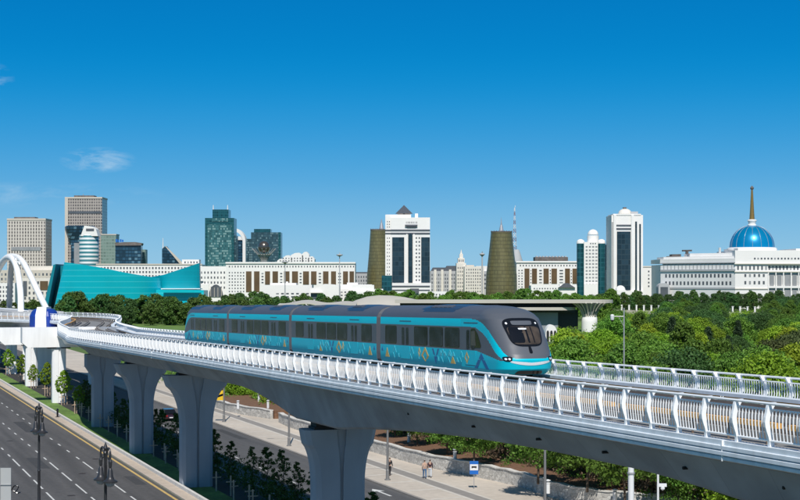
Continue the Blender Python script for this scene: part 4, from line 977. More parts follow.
# -- palace with the blue dome
b = B('presidential_palace', 'white palace with a ribbed blue dome and a golden spire', 'palace', 735, 860, 250.5, 1050, 60, 'white_wall', body=False)
b.box('wall', 'white_wall', 735, 768, 264, 500, 0, 60); b.box('attic', 'white_wall', 735, 862, 250.3, 264, -.3, 60)
b.box('wall', 'white_wall', 768, 862, 264, 500, 1.2, 60); b.box('cornice', 'white_warm', 734.5, 862, 263.2, 264.2, -1.2, 1); b.box('cornice', 'white_warm', 734.6, 862, 271.2, 272.2, -.8, 1.4)
b.box('roof_step', 'white_wall', 738, 776, 248, 250.4, 10, 56); b.box('roof_step', 'white_wall', 796, 862, 248.6, 250.4, 4, 50)
b.win(753, 800, 257, 260, 14, 1, .5, .55, f=-.3); b.win(736, 768, 265, 270.6, 8, 1, .42, .7); b.win(768, 800, 265, 270.6, 9, 1, .5, .7, f=1.2)
b.win(743, 766, 274, 276.8, 5, 1, .42, 1); b.win(743, 766, 281, 284.2, 5, 1, .42, 1)
for k in range(5):
    x = 769.5 + k * 7.6; w = 4.4 if k != 2 else 8
    b.box('tall_window', 'window_mid', x, x + (4.6 if k != 2 else 6.2), 274, 285.5, .8, 1.6); b.box('tall_window', 'window_mid', x, x + (4.6 if k != 2 else 6.2), 289, 500, .8, 1.6)
    b.box('column', 'white_wall', x - 1.6, x - .6, 272, 500, -.6, 1.4)
b.box('string_course', 'white_wall', 768, 862, 286, 288, -.4, 1.3); b.box('base_course', 'white_warm', 735, 768, 288, 289.2, -.6, .2)
b.lathe('drum', 'white_wall', 752, 32, [(24.5, 250.6), (24.5, 248.6), (22.6, 247.6)], 40)
dm = [(22 * math.cos(R(a)) ** .92, 247.6 - 22 * math.sin(R(a))) for a in range(0, 84, 6)] + [(2.2, 225.7)]
d = b.lathe('dome', 'dome_blue', 752, 32, dm, 64)
for k in range(16):
    a = 2 * math.pi * (k + .5) / 16; mb = MB(); q_ = (b.D + 32) / b.D; mb.tube([(b.XF(752, 32) + (r + .12) / b.k * q_ * math.cos(a), 32 + (r + .12) / b.k * q_ * math.sin(a), b.ZF(y - .1, 32)) for r, y in dm[:-1]], .10); mb.build('rib', 'metal_grey', d)
b.lathe('collar', 'white_wall', 752, 32, [(4.2, 226.6), (4.4, 224.8), (3.4, 224), (3.8, 222), (4.6, 220.8), (4.2, 219.8), (2.4, 219.4)], 20)
b.lathe('spire', 'gold', 752, 32, [(2.7, 219.8), (1.9, 208), (1.3, 196), (.95, 190)], 12); b.lathe('ball', 'roof_clutter', 752, 32, [(.5, 190.2), (1.7, 189), (1.9, 187.8), (1.0, 186.6), (.1, 185.6)], 14)
b.finish()
# shaded left wing, turned away from the sun
b = B('palace_wing', 'shaded grey-white palace wing with rows of windows and a dark glazed upper gallery', 'palace wing', 673, 735, 258.5, 1050, 44, 'white_wall', body=False)
X0, X1 = b.X(673), b.X(735.3); ang = R(50); dx = X1 - X0; y0 = dx * math.tan(ang)
def wing(name, m, x0, x1, ya, yb, f, bk):
    """slab following the slanting facade; x in photo pixels, f/bk metres from it"""
    a, c = b.X(x0), b.X(x1); mb = MB(); fa = (X1 - a) * math.tan(ang); fc = (X1 - c) * math.tan(ang); z0 = b.Z(yb) if yb < 400 else -.5; z1 = b.Z(ya)
    mb.loft([[(a, fa + f, z), (c, fc + f, z), (c, fc + bk, z), (a, fa + bk, z)] for z in (z0, z1)]); return mb.build(name, m, b.root)
def wb(x): return x
wing('wall', 'white_wall', 673, 735.3, 264, 500, 0, 40); wing('attic', 'white_wall', 672.5, 735, 258.2, 262.5, -.6, 40); wing('parapet', 'white_wall', 676, 735, 255.8, 258.4, 2, 30)
wing('glazed_gallery', 'window_mid', 675, 734.6, 262.5, 269.2, .5, 2); wing('cornice', 'grey_wall', 672.4, 735, 269, 271, -1.4, 1); wing('cornice', 'grey_wall', 672, 735, 262, 263, -1.2, 1); wing('base_course', 'grey_wall', 673, 735, 287.4, 289.2, -.6, .5)
wing('roof_step', 'white_wall', 700, 735, 252.5, 256, 8, 30); wing('roof_plant', 'roof_clutter', 684, 692, 253, 256, 6, 16); wing('roof_plant', 'roof_clutter', 680, 684, 255, 258.4, 6, 10); wing('dish_mount', 'roof_clutter', 694, 702, 248.6, 250.2, 9, 12); wing('dish_mount', 'roof_clutter', 697, 699, 250, 253, 9, 12)
wing('chimney', 'white_wall', 724.5, 726, 247, 253, 9, 11)
for yy0, yy1 in ((273.8, 277.4), (281.4, 285)):
    for k in range(18): wing('window', 'window_dark', 677 + k * 3.15, 678.5 + k * 3.15, yy0, yy1, -.15, .3)
for k in range(19): wing('gallery_post', 'grey_wall', 675.4 + k * 3.15, 676.2 + k * 3.15, 262.8, 269, -.2, .6)

# ------------------------------------------------------------------ arch bridge on the left
AR = P(20, 328, 300); AR.z = 0
arch = empty('arch_bridge', AR, 'white bridge with crossing tubular arches and blue anchor pods at the far left', 'bridge')
def sm_tube(name, pts, r, m='viaduct_white', r2=None):
    mb = MB(); mb.tube(catmull(pts, 8), r, 12, r2=r2); return mb.build(name, m, arch, smooth=True, sub=AR)
sm_tube('arch', [P(20.5, 335, 300), P(20.8, 300, 304), P(19, 280, 309), P(15.5, 264, 316), P(10, 257.5, 324), P(3, 262, 334), P(-6, 282, 345), P(-12, 320, 352)], .62)
sm_tube('arch', [P(47, 310, 292), P(39, 294, 298), P(30, 275, 305), P(22, 261, 313), P(15, 256.6, 321), P(6, 258, 331), P(-4, 271, 340), P(-14, 296, 350), P(-20, 325, 356)], .58)
sm_tube('arch', [P(9.2, 312, 345), P(9.8, 290, 342), P(11, 270, 338), P(13.5, 259, 332)], .6, 'grey_wall')  # not a third arch: grey tube paints the arches' shaded underside
for x, y, d0 in ((16, 262, 318), (12.5, 258.3, 322)):
    mb = MB(); mb.tube([P(x, y, d0), P(x + 4, y + 1, d0 - 6)], .3, 8); mb.build('cross_brace', 'viaduct_white', arch, sub=AR)
mb = MB(); a0 = P(-60, 309, 420); a1 = P(75, 309, 300)
dn = Vector((a1.y - a0.y, -(a1.x - a0.x), 0)).normalized()
for z0, z1, w in ((10.9, 12.3, 5.0),): mb.loft([[Vector((p.x, p.y, z)) + dn * k * w for k, z in ((-1, z0), (-1, z1), (1, z1), (1, z0))] for p in (P(-40, 309, 356), P(10, 309, 322), P(38, 311, 300))])
mb.build('deck', 'grey_wall', arch, sub=AR)
mb = MB(); mb.tube([P(-20, 306.5, 330), P(28, 311, 300)], .12, 6); mb.build('handrail', 'rail_white', arch, sub=AR)
pc = P(44.2, 328, 288); prof = [(.2, -.6), (2.5, -.6), (2.72, .6), (2.72, 2.2), (2.3, 3.1), (1.7, 3.55), (.1, 3.6)]
mb = MB(); mb.lathe([(r, pc.z + z) for r, z in prof], pc.x, pc.y, 12); mb.build('anchor_pod', 'pod_blue', arch, sub=AR)
mb = MB(); rg = []
for k in range(9):
    a = R(-25 + 230 * k / 8); rg.append((math.cos(a), math.sin(a)))
mb.loft([[(pc.x + sx * 1.02, pc.y - 2.9 - .02 + 0, pc.z - .6), (pc.x + sx * .95, pc.y - 2.95, pc.z + 2.4), (pc.x + sx * .85, pc.y - 2.0, pc.z + 3.9), (pc.x + sx * .8, pc.y + 2.0, pc.z + 3.9), (pc.x + sx * .95, pc.y + 2.95, pc.z + 2.4), (pc.x + sx * 1.02, pc.y + 2.9, pc.z - .6)] for sx in (-1, 1)]); mb.build('strap', 'viaduct_white', arch, sub=AR)
mb = MB(); mb.box(pc.x - 3.2, pc.x + 3.2, pc.y - 3.2, pc.y + 3.2, 0, pc.z - .55); mb.build('pedestal', 'viaduct_white', arch, sub=AR)

# ------------------------------------------------------------------ park station pavilion with the tree-like column
b = B('park_pavilion', 'low concrete pavilion with a long thin roof and a flaring column at its right', 'pavilion', 395, 615, 300, 560, 30, 'canopy', body=False)
def slab(name, m, x0, x1, y0, y1, dep, front, rnd=True, par=None):
    mb = MB(); X0_, X1_ = b.X(x0), b.X(x1); r = dep / 2; pts = [(X0_, front), (X1_ - r, front)] + [(X1_ - r + r * math.sin(R(a)), front + r - r * math.cos(R(a))) for a in range(10, 171, 10)] + [(X1_ - r, front + dep), (X0_, front + dep)]
    z0, z1 = b.Z(y1), b.Z(y0); mb.loft([[(x, y, z0 - .0) for x, y in [(x_ * 1, y_) for x_, y_ in pts]], [(x, y, z0 + .5) for x, y in pts], [(x, y, z1) for x, y in pts]]); return mb.build(name, m, par or b.root)
slab('roof', 'canopy', 395, 615, 300, 303, 20, -4); slab('lower_roof', 'canopy', 440, 577, 307.2, 310.2, 16, -3)
b.box('roof_recess', 'station_dark', 400, 604, 303, 307, 2, 3)
b.box('wall', 'station_wall', 440, 558, 311, 500, 2, 12); b.box('entrance', 'station_dark', 558, 578, 310, 500, 4, 12); b.box('roof_fascia', 'station_dark', 440, 575, 310.4, 312.5, 1.2, 2.2)
mb = MB(); cx = b.X(590); rr = []
K = [(2.2, 0), (2.1, 3.5), (2.5, 6.2), (3.6, 8.3), (5.2, 9.8), (6.4, b.Z(303) + .1)]
mb.lathe([(r * .86, z) for r, z in K], cx, 1.5, 24); col_ = mb.build('column', 'station_wall', b.root, smooth=True)
for k in range(20):
    a = k * math.pi / 10; mb = MB(); mb.tube([(cx + r * math.cos(a), 1.5 + r * math.sin(a), z) for r, z in K], .26, 6); mb.build('column_fin', 'canopy', col_, smooth=True)
mb = MB(); mb.lathe([(2.9, 0), (2.9, 3.6), (2.7, 5.2), (1.9, 6.0)], cx, 1.5, 20); mb.build('column_base', 'white_wall', col_, smooth=True)
b2 = B('shell_roof', 'pale smooth shell roof rising behind the middle of the train', 'shell roof', 345, 440, 296, 600, 30, 'canopy', body=False)
def shell(bb, name, m, pts, dep, th=.7):
    mb = MB(); up = [(bb.X(x), bb.Z(y)) for x, y in pts]; n = 10; rings = []
    for j in range(n + 1):
        a = j / n; k = math.sin(math.pi * (.12 + .76 * a)); rings.append([(x, dep * a, 6 + (z - 6) * k) for x, z in up] + [(x, dep * a, 5.5 + (z - 6) * k) for x, z in up[::-1]])
    mb.loft(rings); return mb.build(name, m, bb.root, smooth=True)
shell(b2, 'shell', 'canopy', [(345, 305), (355, 300.5), (366, 297), (378, 295.6), (392, 296), (405, 297.6), (420, 300.6), (438, 304.5)], 34)
b3 = B('wavy_canopy', 'wavy ribbon canopy with a dark underside beside the shell roof', 'canopy', 280, 350, 302, 590, 20, 'canopy', body=False)
mb = MB(); rg = []
for k in range(29):
    x = 276 + 80 * k / 28; y = 305.2 - 1.2 * math.sin((x - 290) / 70 * 2 * math.pi * 1.6) - 1.8 * math.exp(-((x - 312) / 14) ** 2)
    rg.append([(b3.X(x), yy, b3.Z(y) + dz) for yy, dz in ((0, 0), (0, -.45), (18, -.1), (18, .9))])
mb.loft(rg); mb.build('roof', 'canopy', b3.root, smooth=True)
for k in range(7): b3.box('post', 'station_wall', 280 + k * 10.5, 281 + k * 10.5, 305.5, 500, 5, 5.6)
b3.box('back_wall', 'station_dark', 278, 350, 306.4, 500, 10, 11)
# shell-like white objects near the pavilion
for x, y0, y1, lab in ((551, 324, 342, 'white arched stone shelter half sunk in shrubs just right of the train front'),):
    b = B('garden_shelter', lab, 'shelter', 544, 558, 324, 470, 6, 'white_wall', body=False)
    mb = MB(); r = 7 / b.k; h = b.Z(324)
    mb.loft([[(r * math.cos(R(a)) * s_, yy, (h - .2) * math.sin(R(a)) ** .6) for a in range(0, 181, 12)] for s_, yy in ((.86, -1.2), (1, 0), (1, 3), (.9, 4.2))], caps=True); mb.build('vault', 'white_wall', b.root, smooth=True)
    for k in (-1.1, 0, 1.1):
        mb = MB(); mb.prism([(k - .38, 0)] + [(k + .38 * -math.cos(R(a)), h - 2.6 + .7 * math.sin(R(a))) for a in range(0, 181, 20)] + [(k + .38, 0)], -1.5, -1.1); mb.build('niche', 'station_dark', b.root)

# pillared park fence
fence = empty('park_fence', P(700, 309, 860) * 1.0, 'long white fence of square pillars on a low wall between the park and the wood', 'fence'); fence.location.z = 0; fl = Vector(fence.location)
def fpos(x): D = 900 - (x - 600) * .5; return Vector(((x - 400) * D / F, D, 0))
mb = MB(); mb.loft([[fpos(590) + Vector((0, o, z)) for o, z in ((0, 0), (0, 2.0), (.4, 2.0), (.4, 0))], [fpos(830) + Vector((0, o, z)) for o, z in ((0, 0), (0, 2.0), (.4, 2.0), (.4, 0))]]); mb.build('low_wall', 'ivory', fence, sub=fl)
for k in range(32):
    p = fpos(592 + k * 7.4); mb = MB(); mb.box(p.x - .42, p.x + .42, p.y - .5, p.y + .4, 0, 4.7); mb.box(p.x - .55, p.x + .55, p.y - .65, p.y + .55, 4.7, 5.0); mb.build('pillar', 'white_wall', fence, sub=fl)
mb = MB()
for k in range(27 * 4):
    p = fpos(592 + k * 2.25); mb.box(p.x - .07, p.x + .07, p.y - .02, p.y + .1, 1.9, 3.9)
tag(mb.build('bar', 'pole_dark', fence, sub=fl), kind='stuff')

# ------------------------------------------------------------------ trees
def leaf_quads(mb, c, n, rad, size, rng, up=.35):
    for _ in range(n):
        d = Vector((rng.gauss(0, 1), rng.gauss(0, 1), rng.gauss(0, 1))).normalized() * rad * rng.random() ** .5; d.z *= .8
        p = Vector(c) + d; nrm = (d.normalized() * .6 + Vector((rng.uniform(-1, 1), rng.uniform(-1, 1), rng.uniform(-.4, 1)))).normalized()
        a = nrm.orthogonal().normalized(); a = Matrix.Rotation(rng.uniform(0, 6.28), 3, nrm) @ a; bb = nrm.cross(a); s = size * rng.uniform(.6, 1.3)
        mb.quad(p - a * s, p - bb * s * .55, p + a * s, p + bb * s * .55)
def tree_proto(kind, seed, H, rad, leaf, nc, nl, size, trunk_r=.16):
    rng = random.Random(seed); tr = MB(); cr = MB()
    if kind == 'spruce':
        tr.tube([(0, 0, 0), (0, 0, H * .95)], trunk_r, 7, r2=.03)
        for k in range(nc):
            h = rng.random() ** 1.15; z = H * (.07 + .92 * h); rr = rad * (1 - h) ** .85 * rng.uniform(.45, 1.05); a = rng.uniform(0, 6.28)
            leaf_quads(cr, (rr * math.cos(a), rr * math.sin(a), z - rr * .15), nl, rad * .17 + .15, size, rng)
    else:
        base = {'round': .22, 'poplar': .08, 'street': .36, 'sapling': .34, 'shrub': .02}[kind]
        tr.tube([(0, 0, 0), (rng.uniform(-.1, .1), rng.uniform(-.1, .1), H * (base + .1)), (rng.uniform(-.2, .2), rng.uniform(-.2, .2), H * .85)], trunk_r, 7, r2=.03)
        for k in range(7):
            a = k * 2.4 + rng.random(); z0 = H * (base + .05 + .07 * k * (1 - base)); L_ = rad * rng.uniform(.55, .85)
            tr.tube([(0, 0, z0), (L_ * .5 * math.cos(a), L_ * .5 * math.sin(a), z0 + H * .08), (L_ * math.cos(a), L_ * math.sin(a), z0 + H * .2)], trunk_r * .42, 5, r2=.02)
        lob = [(rng.uniform(0, 6.28), rng.uniform(.72, 1.12)) for _ in range(7)]
        for k in range(nc):
            h = rng.random(); z = H * (base + (1 - base) * h * .97)
            env = {'round': math.sin(math.pi * min(1, .12 + .86 * h)) ** .6, 'poplar': math.sin(math.pi * min(1, .1 + .86 * h)) ** .75, 'street': math.sin(math.pi * (.16 + .8 * h)) ** .6, 'sapling': math.sin(math.pi * (.15 + .82 * h)), 'shrub': math.cos(math.pi / 2 * h) ** .6}[kind]
            a = rng.uniform(0, 6.28); lo_ = max(q[1] * (.75 + .25 * math.cos(a - q[0] + h * 3)) for q in lob); rr = rad * env * lo_ * rng.random() ** .38
            leaf_quads(cr, (rr * math.cos(a), rr * math.sin(a), z), nl, rad * (.22 if kind != 'sapling' else .16), size * rng.uniform(.85, 1.15), rng)
    root = bpy.data.objects.new('proto', None); COL.objects.link(root)
    t = tr.build('trunk', 'bark', root); c = cr.build('crown', leaf, root); return root
PROTO = []
def scatter(protos, spots, name, label, cat, group, smin=.8, smax=1.2, seed=1):
    rng = random.Random(seed); used = scatter.used
    for i, sp in enumerate(spots):
        pr = protos[rng.randrange(len(protos))] if len(sp) < 5 else protos[sp[4]]
        if pr not in used: o = pr; used.add(pr)
        else: o = copy_tree(pr)
        o.name = name; s_ = sp[3] if len(sp) > 3 and sp[3] else rng.uniform(smin, smax)
        o.location = (sp[0], sp[1], sp[2]); o.rotation_euler = (0, 0, rng.uniform(0, 6.28)); o.scale = (s_ * rng.uniform(.88, 1.15), s_ * rng.uniform(.88, 1.15), s_)
        tag(o, label[i] if isinstance(label, list) else (label((sp[0] / sp[1]) * F + 400, sp[1]) if callable(label) else label), cat, group)
scatter.used = set()
rng = random.Random(11)
def belt(n, x0, x1, D0, D1, rng, mind=5, keep=None):
    pts = []; tries = 0
    while len(pts) < n and tries < n * 60:
        tries += 1; D = math.exp(rng.uniform(math.log(D0), math.log(D1))); x = rng.uniform(x0, x1); X = (x - 400) * D / F
        if keep and not keep(X, D, x): continue
        if all((X - a) ** 2 + (D - c) ** 2 > mind ** 2 for a, c, *_ in pts): pts.append((X, D, 0))
    return pts
# far wood in front of the palace and the white blocks
pw = [tree_proto('round', 21, 12.5, 4.6, 'leaf_dark', 120, 40, .28, .25), tree_proto('round', 22, 11.5, 4.2, 'leaf_dark', 120, 40, .28, .25), tree_proto('poplar', 23, 13.5, 3.4, 'leaf_row', 120, 40, .28, .25)]
scatter(pw, belt(88, 595, 812, 905, 1040, rng, 8), 'broadleaf_tree', lambda x, D: 'dark green tree of the dense wood ' + ('below the tall marble tower' if x < 645 else 'below the white block beside the palace' if x < 674 else 'below the shaded palace wing' if x < 735 else 'below the blue palace dome' if x < 775 else 'at the right edge below the palace'), 'tree', 'trees of the wood below the palace', .72, 1.0, 3)
pw2 = [tree_proto('poplar', 24, 11, 3.6, 'leaf_mid', 110, 40, .26, .22), tree_proto('round', 25, 8.5, 3.8, 'leaf_fresh', 110, 40, .26, .22)]
scatter(pw2, belt(84, 375, 612, 690, 900, rng, 5, lambda X, D, x: True), 'broadleaf_tree', lambda x, D: 'green tree above the thin pavilion roof, ' + ('below the dark-banded government tower' if x < 432 else 'below the grey and beige apartment blocks' if x < 486 else 'at the foot of the free golden tower' if x < 518 else 'below the right brown-banded building' if x < 577 else 'below the domed tower'), 'tree', 'trees in front of the central white blocks', 1.02, 1.4, 4)
pl = [tree_proto('poplar', 31, 12, 5.0, 'leaf_row', 110, 28, .42, .25), tree_proto('poplar', 32, 10.5, 4.8, 'leaf_dark', 110, 28, .42, .25), tree_proto('poplar', 33, 12, 3.6, 'leaf_row', 80, 28, .42, .22)]
spl = []
for k in range(62):
    x = 46 + k * 3.8 + rng.uniform(-2.5, 2.5); D = rng.uniform(640, 720); hgt = 1.0 if x < 175 else .92
    if x < 66: hgt = .72
    spl.append(((x - 400) * D / F, D, 0, hgt * rng.uniform(.72, 1.16)))
for k in range(22):
    x = 250 + k * 8 + rng.uniform(-4, 4); D = rng.uniform(720, 860); spl.append(((x - 400) * D / F, D, 0, rng.uniform(.85, 1.15)))
for x, s_ in ((353, 1.25), (372, .9), (260, 1.1), (240, 1.15), (232, 1.0), (225, 1.05)): spl.append(((x - 400) * 800 / F, 800, 0, s_))
scatter(pl, spl, 'row_tree', lambda x, D: 'dark green tree in the long row ' + ('below the turquoise main wall of the concert hall' if x < 150 else 'below the right wing of the concert hall' if x < 205 else 'below the white block with the archway' if x < 232 else 'below the long brown-banded building, behind the train' if x < 330 else 'behind the train near the thin masts'), 'tree', 'row of trees left and behind the train', seed=5)
# pillar-like trees far left
scatter(pl, [((x - 400) * D / F, D, 0, s_) for x, D, s_ in ((25, 760, .7), (32, 740, .8), (38, 720, .75), (5, 800, .7), (-4, 760, .7), (14, 780, .66))], 'row_tree', 'low dark green tree glimpsed behind the white arches at the far left', 'tree', 'trees behind the arch bridge', seed=6)
# park trees right of the viaduct
pb = [tree_proto('round', 41, 7.5, 4.4, 'leaf_bright', 240, 44, .17, .18), tree_proto('poplar', 42, 7.4, 3.2, 'leaf_lime', 220, 44, .17, .18), tree_proto('round', 43, 8.2, 4.2, 'leaf_fresh', 240, 44, .18, .2)]
pm = [tree_proto('round', 44, 9.5, 4.8, 'leaf_mid', 240, 44, .19, .2), tree_proto('round', 45, 9.0, 5.4, 'leaf_dark', 240, 44, .2, .22), tree_proto('poplar', 46, 10.5, 3.0, 'leaf_mid', 240, 40, .19, .2)]
pp = [tree_proto('spruce', 51, 10.5, 2.9, 'leaf_pine', 340, 26, .17, .2), tree_proto('spruce', 52, 8.5, 2.6, 'leaf_pine', 300, 26, .17, .18), tree_proto('round', 53, 9.0, 4.6, 'leaf_olive', 240, 44, .18, .22)]
def right_of_path(X, D, x): return X + SL * D > 74
nb = belt(92, 556, 812, 185, 520, rng, 6.0, lambda X, D, x: right_of_path(X, D, x) and not (x > 715 and 230 < D < 330) and not (x > 700 and D > 400) and not (x < 612 and D > 320) and not (x < 664 and D > 420))
scatter(pb, [p for k, p in enumerate(nb) if k % 4 != 0], 'park_tree', lambda x, D: 'bright yellow-green park tree ' + ('just beyond the far railing ' if D < 270 else 'deeper in the thicket ') + ('right of the train front' if x < 612 else 'around the camera mast' if x < 660 else 'left of the dark clump' if x < 740 else 'at the right side'), 'tree', 'bright green park trees', .62, 1.22, 8)
scatter(pm, [p for k, p in enumerate(nb) if k % 4 == 0], 'park_tree', lambda x, D: 'deeper green park tree among the bright thicket ' + ('near the train front' if x < 625 else 'right of the camera mast' if x < 710 else 'at the right side'), 'tree', 'deeper green park trees', .6, 1.12, 9)
md = belt(64, 600, 815, 430, 850, rng, 8.0, lambda X, D, x: not (x < 664) and not (722 < x < 766 and D > 400))
scatter(pm, md, 'park_tree', lambda x, D: 'mid green park tree in the belt before the fence, ' + ('centre right' if x < 735 else 'far right'), 'tree', 'park trees before the fence', .72, 1.05, 10)
scatter(pp, [(*p[:2], 0, s_, k) for p, s_, k in ((G(774, 400), 1.0, 2), (G(788, 398), 1.05, 2), (G(760, 402), .8, 2), (G(800, 395), 1.1, 2))], 'dark_tree', ['broad dark olive tree second from the right in the dark clump by the railing', 'broad dark olive tree, third of the dark clump at the right', 'smaller dark olive tree at the left of the dark clump', 'dark olive tree cut by the right edge of the picture'], 'tree', 'dark olive clump', seed=12)
scatter(pp, [(*G(x, y)[:2], 0, s_, k) for x, y, s_, k in ((672, 362, .95, 0), (683, 360, .8, 1), (708, 368, 1.0, 1), (738, 364, .9, 0), (728, 372, .85, 1), (699, 372, .7, 2), (598, 352, .6, 0), (664, 366, .6, 1))], 'spruce', 'dark blue-green conifer poking out of the bright thicket', 'tree', 'conifers in the thicket', seed=13)
scatter([pm[1]], [(*G(x, 340)[:2], 0, s_) for x, s_ in ((744, .85), (754, .9), (765, .88), (776, .8), (735, .75), (788, .78))], 'round_tree', 'rounded mid green tree in the neat clump at the right before the fence', 'tree', 'rounded clump of trees at the right', seed=14)
# undergrowth nobody could count
mb = MB()
for k in range(230):
    D = rng.uniform(300, 545); x = rng.uniform(553, 606)
    if D > 470 and abs(x - 586) < 9: continue
    X = (x - 400) * D / F
    for q in range(2): leaf_quads(mb, (X + rng.uniform(-1, 1), D, rng.uniform(.7, 1.9)), 26, rng.uniform(1.2, 2.0), .30, rng)
for k in range(520):
    D = math.exp(rng.uniform(math.log(150), math.log(620))); x = rng.uniform(545, 820); X = (x - 400) * D / F
    if X + SL * D < 76: continue
    leaf_quads(mb, (X, D, .9), 60, rng.uniform(1.4, 2.6), .2, rng)
for k in range(420):
    x = rng.choice((rng.uniform(598, 668), rng.uniform(718, 770), rng.uniform(604, 820))); D = rng.uniform(430, 845); X = (x - 400) * D / F
    for q in range(2): leaf_quads(mb, (X + rng.uniform(-2, 2), D, rng.uniform(.8, 2.6)), 34, rng.uniform(1.6, 2.6), .32, rng)
tag(mb.build('undergrowth', 'leaf_bright'), 'low leafy undergrowth filling the park thicket', 'undergrowth', kind='stuff')

# ------------------------------------------------------------------ planting beds, stone wall, hedges beside the pavement
def WX(x0, d, z=0): return Vector((x0 - SL * d, d, z))
wall_l = [(54.6, 250), (54.6, 222), (55.0, 212), (57.3, 203)]; wall_r = [(57.0, 198), (56.4, 190), (56.6, 177), (57.1, 162), (57.6, 151), (59.0, 144), (59.8, 139.6), (60.3, 135), (60.0, 129), (61.4, 124.5), (66, 122), (80, 120.5)]
for nm, pl, lab, h in (('stone_wall', wall_l, 'pale stone retaining wall segment behind the yellow and black striped board', 1.25), ('stone_wall', wall_r, 'long curving pale stone retaining wall behind the pedestrians and the bus stop sign', 1.32)):
    w0 = WX(*pl[0]); r = empty(nm, w0, lab, 'wall'); pts = catmull([WX(*p) for p in pl], 6); ra = []; rc = []
    for k, p in enumerate(pts):
        t = (pts[min(k + 1, len(pts) - 1)] - pts[max(k - 1, 0)]).normalized(); n = Vector((t.y, -t.x, 0))
        hh = h + .05 * math.sin(k * 1.7); ra.append([p - n * .02, p + n * .4, p + n * .4 + Vector((0, 0, hh)), p + Vector((0, 0, hh))]); rc.append([p - n * .08 + Vector((0, 0, hh)), p + n * .48 + Vector((0, 0, hh)), p + n * .48 + Vector((0, 0, hh + .09)), p - n * .08 + Vector((0, 0, hh + .09))])
    mb = MB(); mb.loft(ra); mb.build('masonry', 'stone_wall', r, sub=w0); mb = MB(); mb.loft(rc); mb.build('coping', 'kerb_white', r, sub=w0)
pts = catmull([WX(*p) for p in wall_r[:-2]], 6); mb = MB(); rings = []
for p in pts: rings.append([p + Vector((.2, .1, -.1)), p + Vector((.2, .1, 1.24)), p + Vector((5.5, 1.9, 1.5)), p + Vector((12, 4.2, 1.4)), p + Vector((17, 6, -.1))])
mb.loft(rings); structure('planting_bed', mb, 'mulch')
pts = catmull([WX(*p) for p in wall_l], 6); mb = MB(); rings = []
for p in pts: rings.append([p + Vector((.2, .1, -.1)), p + Vector((.2, .1, 1.18)), p + Vector((12, 4.2, 1.3)), p + Vector((17, 6, -.1))])
mb.loft(rings); structure('planting_bed', mb, 'mulch')
mb = MB()
for k in range(90):
    D = rng.uniform(100, 172); x0 = 61.2 + rng.gauss(0, .5) + (2.0 if D < 140 else 0); leaf_quads(mb, WX(x0, D, rng.uniform(1.35, 1.8)), 26, .55, .10, rng)
tag(mb.build('bed_planting', 'leaf_mid'), 'low green planting along the mulch bed', 'planting', kind='stuff')
mb = MB(); mb.quad(tuple(WX(56, 20, .02)), tuple(WX(120, 20, .02)), tuple(WX(120, 120, .02)), tuple(WX(61.5, 120, .02))); structure('lawn', mb, 'grass')
# dry clipped hedge
def hedge(label, path_, w, h, leaf, size, n, z0=1.3, group=None):
    r = empty('hedge', path_[0], label, 'hedge', group); mb = MB(); st = MB(); P0 = Vector(path_[0]); r.location = P0
    pts = catmull(path_, 8); rr = random.Random(len(pts) + n)
    for p in pts:
        for _ in range(n): leaf_quads(mb, p + Vector((rr.uniform(-w, w), rr.uniform(-w, w), z0 + rr.uniform(.1, h))), 10, .5, size, rr)
        st.tube([p + Vector((rr.uniform(-w, w) * .5, 0, z0 - .4)), p + Vector((rr.uniform(-w, w), 0, z0 + h))], .03, 4)
    mb.build('foliage', leaf, r, sub=P0); st.build('stems', 'bark', r, sub=P0)
hedge('dry brown straw-coloured hedge on the mulch bed behind the street trees', [WX(62.4, 172), WX(62.6, 160), WX(62.8, 148), WX(63.6, 140), WX(64.2, 132), WX(64.6, 124), WX(66, 112)], .8, 1.5, 'leaf_dry', .14, 16)
hedge('olive green hedge rising behind the dry brown one', [WX(64.9, 172), WX(65.0, 155), WX(65.6, 144), WX(66.4, 132), WX(67, 115)], .9, 2.2, 'leaf_olive', .2, 14)
# street trees of the bed
ps = [tree_proto('street', 61, 4.8, 2.5, 'leaf_mid', 170, 40, .13, .10), tree_proto('street', 62, 5.0, 2.7, 'leaf_mid', 180, 40, .13, .10)]
sp = []; lb = []
for x, y, s_, k, l in ((474, 465, 1.0, 0, 'small round street tree on the mulch bed above the blue bus stop sign'), (447, 455, .95, 0, 'small street tree in the bed behind and right of the walking couple'), (538, 483, 1.05, 1, 'bright street tree beside the dark lamp pole at the end of the stone wall'), (587, 491, 1.1, 1, 'bright street tree below the girder left of the white pole'), (417, 446, .9, 0, 'small dark street tree in the bed right of the front pier'), (625, 505, 1.15, 1, 'street tree cut by the lower edge beside the white pole'), (395, 438, .9, 0, 'small street tree directly right of the front pier, behind the lamp pole')):
    g = G(x, y, 1.3); sp.append((g.x, g.y, 1.2, s_, k)); lb.append(l)
for k in range(20):
    d_ = 97 + k * 4.3; q_ = WX(65.2 + 1.2 * math.sin(k * 2.1), d_); sp.append((q_.x, q_.y, 1.2, .95 + .25 * ((k * 7) % 5) / 5, k % 2)); lb.append('leafy street tree along the back of the mulch bed, ' + ('lower right' if d_ < 125 else 'above the stone wall'))
scatter(ps, sp, 'street_tree', lb, 'tree', 'street trees in the mulch beds', seed=20)
b1 = belt(200, 200, 760, 95, 330, rng, 4.3, lambda X, D, x: (66.0 if D < 180 else 59.5) < X + SL * D < 80)
scatter(pb[:2] + [pm[0]], b1[:110], 'garden_tree', lambda x, D: 'leafy tree seen under the girder, ' + ('behind the short stone wall' if x < 300 else 'behind the walking couple' if x < 500 else 'near the white poles'), 'tree', 'thicket behind the pavement beds', .55, .78, 21)
mb = MB()
